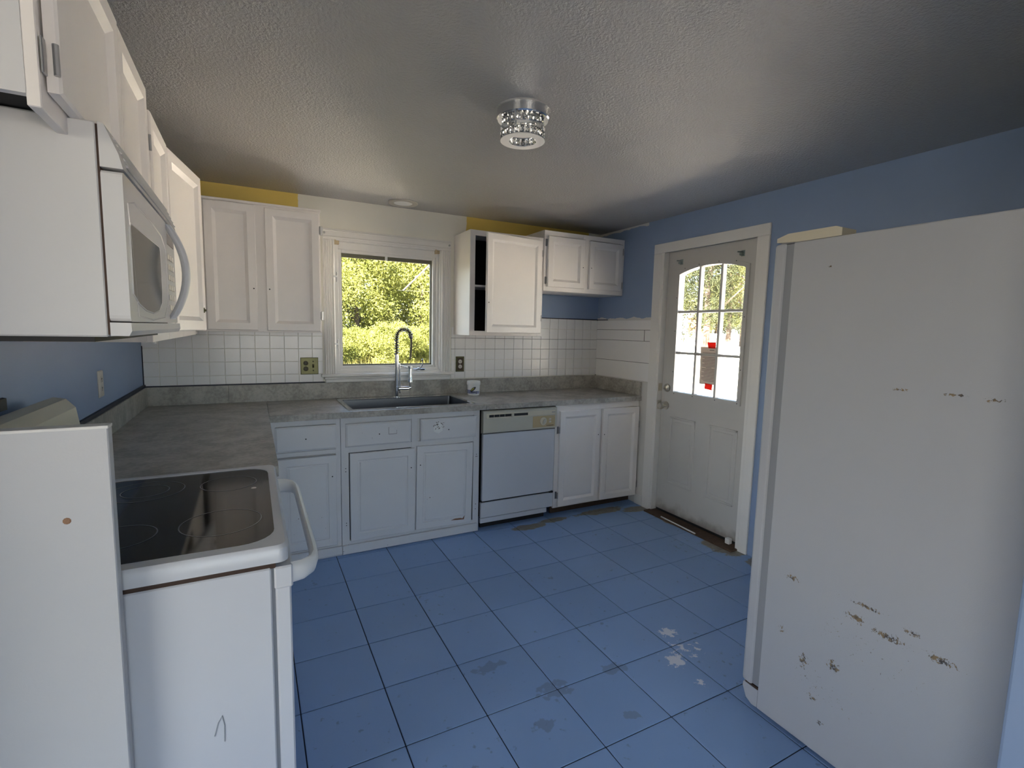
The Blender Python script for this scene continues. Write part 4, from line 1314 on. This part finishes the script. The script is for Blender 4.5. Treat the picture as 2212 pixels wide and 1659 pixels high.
for k in range(3):
    a = math.radians(100 + 120 * k)
    b = nb(); cyl(b, (.080 * math.cos(a), .080 * math.sin(a), -.038), (.080 * math.cos(a), .080 * math.sin(a), -.090), .005, n=10); obj('post', b, 'chrome', lt, True)
def crystal_mesh():
    b = nb(); lathe(b, [(0, -.0125), (.0075, -.007), (.0085, 0), (.0075, .007), (0, .0125)], (0, 0, 0), 6)
    return b
cr0 = None
for ring_r, zz, cnt in ((.081, -.102, 24), (.063, -.102, 18), (.078, -.055, 22)):
    for k in range(cnt):
        a = 2 * PI * k / cnt
        loc = (ring_r * math.cos(a), ring_r * math.sin(a), zz)
        if cr0 is None:
            cr0 = obj('crystal', crystal_mesh(), 'crystal', lt, loc=loc)
        else:
            share('crystal', cr0.data, lt, loc, (0, 0, a))
b = nb(); lathe(b, [(.066, -.072), (.090, -.072), (.090, -.069), (.066, -.069), (.066, -.072)], (0, 0, 0), 40); obj('middle_ring', b, 'chrome', lt, True)

cap = thing('ceiling_cover', 'round white ceiling cover plate above the sink window', 'cover plate', (1.575, -.155, H))
b = nb(); lathe(b, [(.104, 0), (.104, -.004), (.098, -.009), (.066, -.007), (.062, -.002)], (0, 0, 0), 40); obj('trim_ring', b, simple('aged_white_ring', (0.46, 0.43, 0.38), 0.5, vary=0.1), cap, True)
b = nb(); lathe(b, [(.066, -.001), (.064, -.006), (0, -.007)], (0, 0, 0), 40); obj('centre_disc', b, 'white_wood', cap, True)

# ------------------------------------------------------------------ outdoors
def gz(x, y):
    d = math.hypot(max(0, x - 3.6), max(0, y - .15))
    return -.16 + .045 * max(0, d - 3.0) ** 1.0 * (1 if d < 40 else 40 / d)
b = nb()
NX, NY = 60, 60
gv = [[b.verts.new((-30 + i * 110 / NX, -30 + j * 110 / NY, 0)) for j in range(NY + 1)] for i in range(NX + 1)]
for col in gv:
    for v in col:
        v.co.z = gz(v.co.x, v.co.y)
for i in range(NX):
    for j in range(NY):
        b.faces.new((gv[i][j], gv[i + 1][j], gv[i + 1][j + 1], gv[i][j + 1]))
struct('ground', b, 'ground', 'sunlit yard of dry grass and pale gravel drive', True)

def crown_mesh(name, rx, ry, h, z0, n, leaf, mat, seed, clumps=26, cone=False):
    """leaf clusters: small folded leaves gathered in clumps round the crown"""
    rs = random.Random(seed)
    verts, faces = [], []
    cl = []
    for k in range(clumps):
        f = (k + .5) / clumps
        zc = z0 + h * (f ** .9)
        wid = (1 - f) * .95 + .08 if cone else math.sin(PI * (0.16 + .78 * f)) ** .7
        a = k * 2.399 + rs.uniform(-.4, .4)
        rr = rs.uniform(.35, .85) * wid
        cl.append((rx * rr * math.cos(a), ry * rr * math.sin(a), zc, wid))
    for i in range(n):
        cx_, cy_, cz_, wid = cl[rs.randrange(clumps)]
        s = (.20 + .22 * wid) * (rx + ry) * .5
        while True:
            p = (rs.uniform(-1, 1), rs.uniform(-1, 1), rs.uniform(-1, 1))
            q = math.sqrt(p[0] ** 2 + p[1] ** 2 + p[2] ** 2)
            if .25 < q < 1:
                break
        q2 = q ** .5 / q
        c = Vector((cx_ + p[0] * s * q2 * q, cy_ + p[1] * s * q2 * q, cz_ + p[2] * s * .75 * q2 * q))
        c.z = max(c.z, .02)
        nrm = Vector((rs.gauss(0, 1) + p[0], rs.gauss(0, 1) + p[1], rs.gauss(0, 1) + p[2] + .5)).normalized()
        u, w = frame_of(nrm)
        a = rs.uniform(0, 2 * PI)
        d1 = u * math.cos(a) + w * math.sin(a)
        d2 = nrm.cross(d1)
        L = leaf * rs.uniform(.6, 1.35)
        Wd = L * (.16 if cone else .42)
        base = len(verts)
        verts += [c - d1 * L * .5, c + d2 * Wd * .5 - nrm * L * .06, c + d1 * L * .5, c - d2 * Wd * .5 - nrm * L * .06]
        faces.append((base, base + 1, base + 2, base + 3))
    me = bpy.data.meshes.new(name)
    me.from_pydata([tuple(v) for v in verts], [], faces)
    me.materials.append(M[mat])
    return me
def trunk_mesh(h, r, seed):
    rs = random.Random(seed)
    b = nb()
    pts = [(rs.uniform(-.05, .05) * k, rs.uniform(-.05, .05) * k, h * k / 5) for k in range(6)]
    tube(b, pts, [r * (1 - .14 * k) for k in range(6)], 8)
    for k in range(7):
        a = rs.uniform(0, 2 * PI); z = h * rs.uniform(.2, .85); l = h * rs.uniform(.12, .25)
        p = Vector((0, 0, z))
        tube(b, [p, p + Vector((math.cos(a) * l * .5, math.sin(a) * l * .5, l * .3)), p + Vector((math.cos(a) * l, math.sin(a) * l, l * .75))], [r * .4, r * .28, r * .12], 5)
    me = bpy.data.meshes.new('trunk')
    b.to_mesh(me); b.free()
    me.materials.append(M['bark'])
    return me
crowns = {
    'bush_a': crown_mesh('crown', 1.9, 1.7, 4.2, .3, 24000, .105, 'leaf_a', 11, 34),
    'bush_b': crown_mesh('crown', 2.1, 1.8, 5.0, .5, 22000, .115, 'leaf_b', 12, 34),
    'low': crown_mesh('crown', 1.2, 1.0, 1.2, .1, 9000, .085, 'leaf_a', 13, 16),
    'pine': crown_mesh('crown', 2.0, 2.0, 8.0, .8, 9000, .30, 'leaf_pine', 14, 44, True),
    'far': crown_mesh('crown', 2.6, 2.4, 4.2, .4, 8000, .24, 'leaf_dull', 18, 30),
    'sparse': crown_mesh('crown', 2.4, 2.2, 5.6, 1.9, 6500, .17, 'leaf_dull', 17, 22),
}
trunks = {'bush_a': trunk_mesh(3.6, .10, 1), 'bush_b': trunk_mesh(4.2, .12, 2), 'pine': trunk_mesh(7.6, .17, 3), 'sparse': trunk_mesh(6.0, .14, 6), 'far': trunk_mesh(3.6, .16, 8)}
def plant(name, label, cat, kind, x, y, s=1.0, rot=0.0, group=None, sink=0.0):
    t = thing(name, label, cat, (x, y, gz(x, y) - sink), rot, group)
    t.scale = (s, s, s)
    share('crown', crowns[kind], t, (0, 0, 0))
    if kind in trunks:
        share('trunk', trunks[kind], t, (0, 0, 0))
    return t
rs = random.Random(3)
GW = 'trees and bushes beyond the sink window'
k = 0
for (x, y, kind, s) in ((1.2, 14.2, 'bush_a', 1.05), (2.6, 17.4, 'bush_b', 1.15), (3.9, 14.4, 'bush_a', 1.0), (5.3, 17.8, 'bush_b', 1.2),
                        (6.3, 14.6, 'bush_a', 1.1), (8.0, 17.6, 'bush_b', 1.1), (9.4, 15.0, 'bush_a', 1.15)):
    lab = {'bush_a': 'sunny yellow green bush at the yard edge beyond the sink window', 'bush_b': 'darker green bushy tree in the hedge beyond the sink window'}[kind]
    plant('leafy_tree' if kind != 'bush_a' else 'leafy_bush', lab, 'tree' if kind != 'bush_a' else 'bush', kind, x, y, s, rs.uniform(0, 6.28), GW)
for (x, y, s) in ((2.2, 11.6, .9), (3.3, 12.3, .8), (4.5, 11.9, .95), (5.7, 12.4, .85), (7.0, 12.0, .9), (1.0, 12.2, .8)):
    plant('low_shrub', 'low pale shrub in the dry grass beyond the sink window', 'shrub', 'low', x, y, s, rs.uniform(0, 6.28), 'low shrubs in the dry grass')
GD = 'trees beyond the exterior door'
for (x, y, kind, s_, lab) in ((20.0, 13.2, 'pine', 1.0, 'dark pine tree beside the gravel drive beyond the door'),
                        (22.0, 17.3, 'sparse', 1.1, 'thin leafy tree between the dark pine and the brick house'),
                        (27.0, 17.6, 'sparse', 1.15, 'open sunlit tree across the drive just past the dark pine'),
                        (24.0, 14.3, 'sparse', 0.8, 'small open tree in the gravel beside the dark pine'),
                        (36.0, 23.6, 'bush_b', 1.1, 'broad green tree closing the far end of the drive'),
                        (38.0, 27.8, 'far', 1.0, 'olive green tree at the far end of the drive behind the dark pine'),
                        (37.0, 33.6, 'far', 1.15, 'olive green tree at the far end of the drive beside the brick house'),
                        (17.0, 18.5, 'bush_b', 1.1, 'green bushy tree between the hedge and the brick house')):
    plant('pine_tree' if kind == 'pine' else 'leafy_tree', lab, 'tree', kind, x, y, s_, rs.uniform(0, 6.28), GD)
# grass tufts of the yard
rs = random.Random(9)
verts, faces = [], []
for i in range(16000):
    x = rs.uniform(-3, 12); y = rs.uniform(8.0, 14.5)
    if x > y * .55 + 1.8:
        continue
    h = rs.uniform(.10, .34); a = rs.uniform(0, 2 * PI); w = rs.uniform(.006, .014)
    z = gz(x, y)
    lx, ly = rs.uniform(-.12, .12), rs.uniform(-.12, .12)
    k = len(verts)
    verts += [(x - w * math.cos(a), y - w * math.sin(a), z - .01), (x + w * math.cos(a), y + w * math.sin(a), z - .01), (x + lx, y + ly, z + h)]
    faces.append((k, k + 1, k + 2))
me = bpy.data.meshes.new('grass'); me.from_pydata(verts, [], faces); me.materials.append(M['grass_blade'])
go = bpy.data.objects.new('grass', me); COL.objects.link(go); go['kind'] = 'stuff'; go['label'] = 'tall dry grass in the yard below the hedge'; go['category'] = 'grass'
# leaning pole in the hedge
gp = thing('leaning_pole', 'grey pole leaning in the hedge beyond the sink window', 'pole', (5.35, 10.2, gz(5.35, 10.2)))
b = nb(); tube(b, [(-.95, 0, 2.30), (.3, 0, 3.55), (.9, .1, 4.1)], [.022, .025, .025], 8); obj('pole', b, 'grey_pole', gp)
b = nb(); tube(b, [(-1.1, 0, 2.30), (.9, 0, 2.33)], .005, 6); obj('wire', b, 'grey_pole', gp)
b = nb(); tube(b, [(.9, .1, 0), (.9, .1, 4.1)], .04, 8); obj('post', b, 'grey_pole', gp)
# brick house with white gabled porch across the drive
hs = thing('brick_house', 'small brick house with white gabled porch past the drive', 'house', (62.0, 54.3, gz(62.0, 54.3) - .1), math.radians(-45))
b = nb(); box(b, -4, 4, 0, 6, 0, 2.6); obj('wall', b, 'brick', hs)
b = nb(); prism(b, [(-4.4, 2.6), (4.4, 2.6), (0, 4.6)], 'y', -.4, 6.4); obj('roof', b, 'shingle', hs)
b = nb(); box(b, -.6, .6, -1.0, 0.02, 0, 1.8); obj('porch', b, 'white_wood', hs)
b = nb(); prism(b, [(-.95, 1.8), (.95, 1.8), (0, 2.8)], 'y', -1.2, 0.0); obj('porch_gable', b, 'white_wood', hs)
for x in (-2.8, 2.0):
    b = nb(); box(b, x, x + .9, -.03, .05, .9, 2.0); obj('house_window', b, 'white_wood', hs)
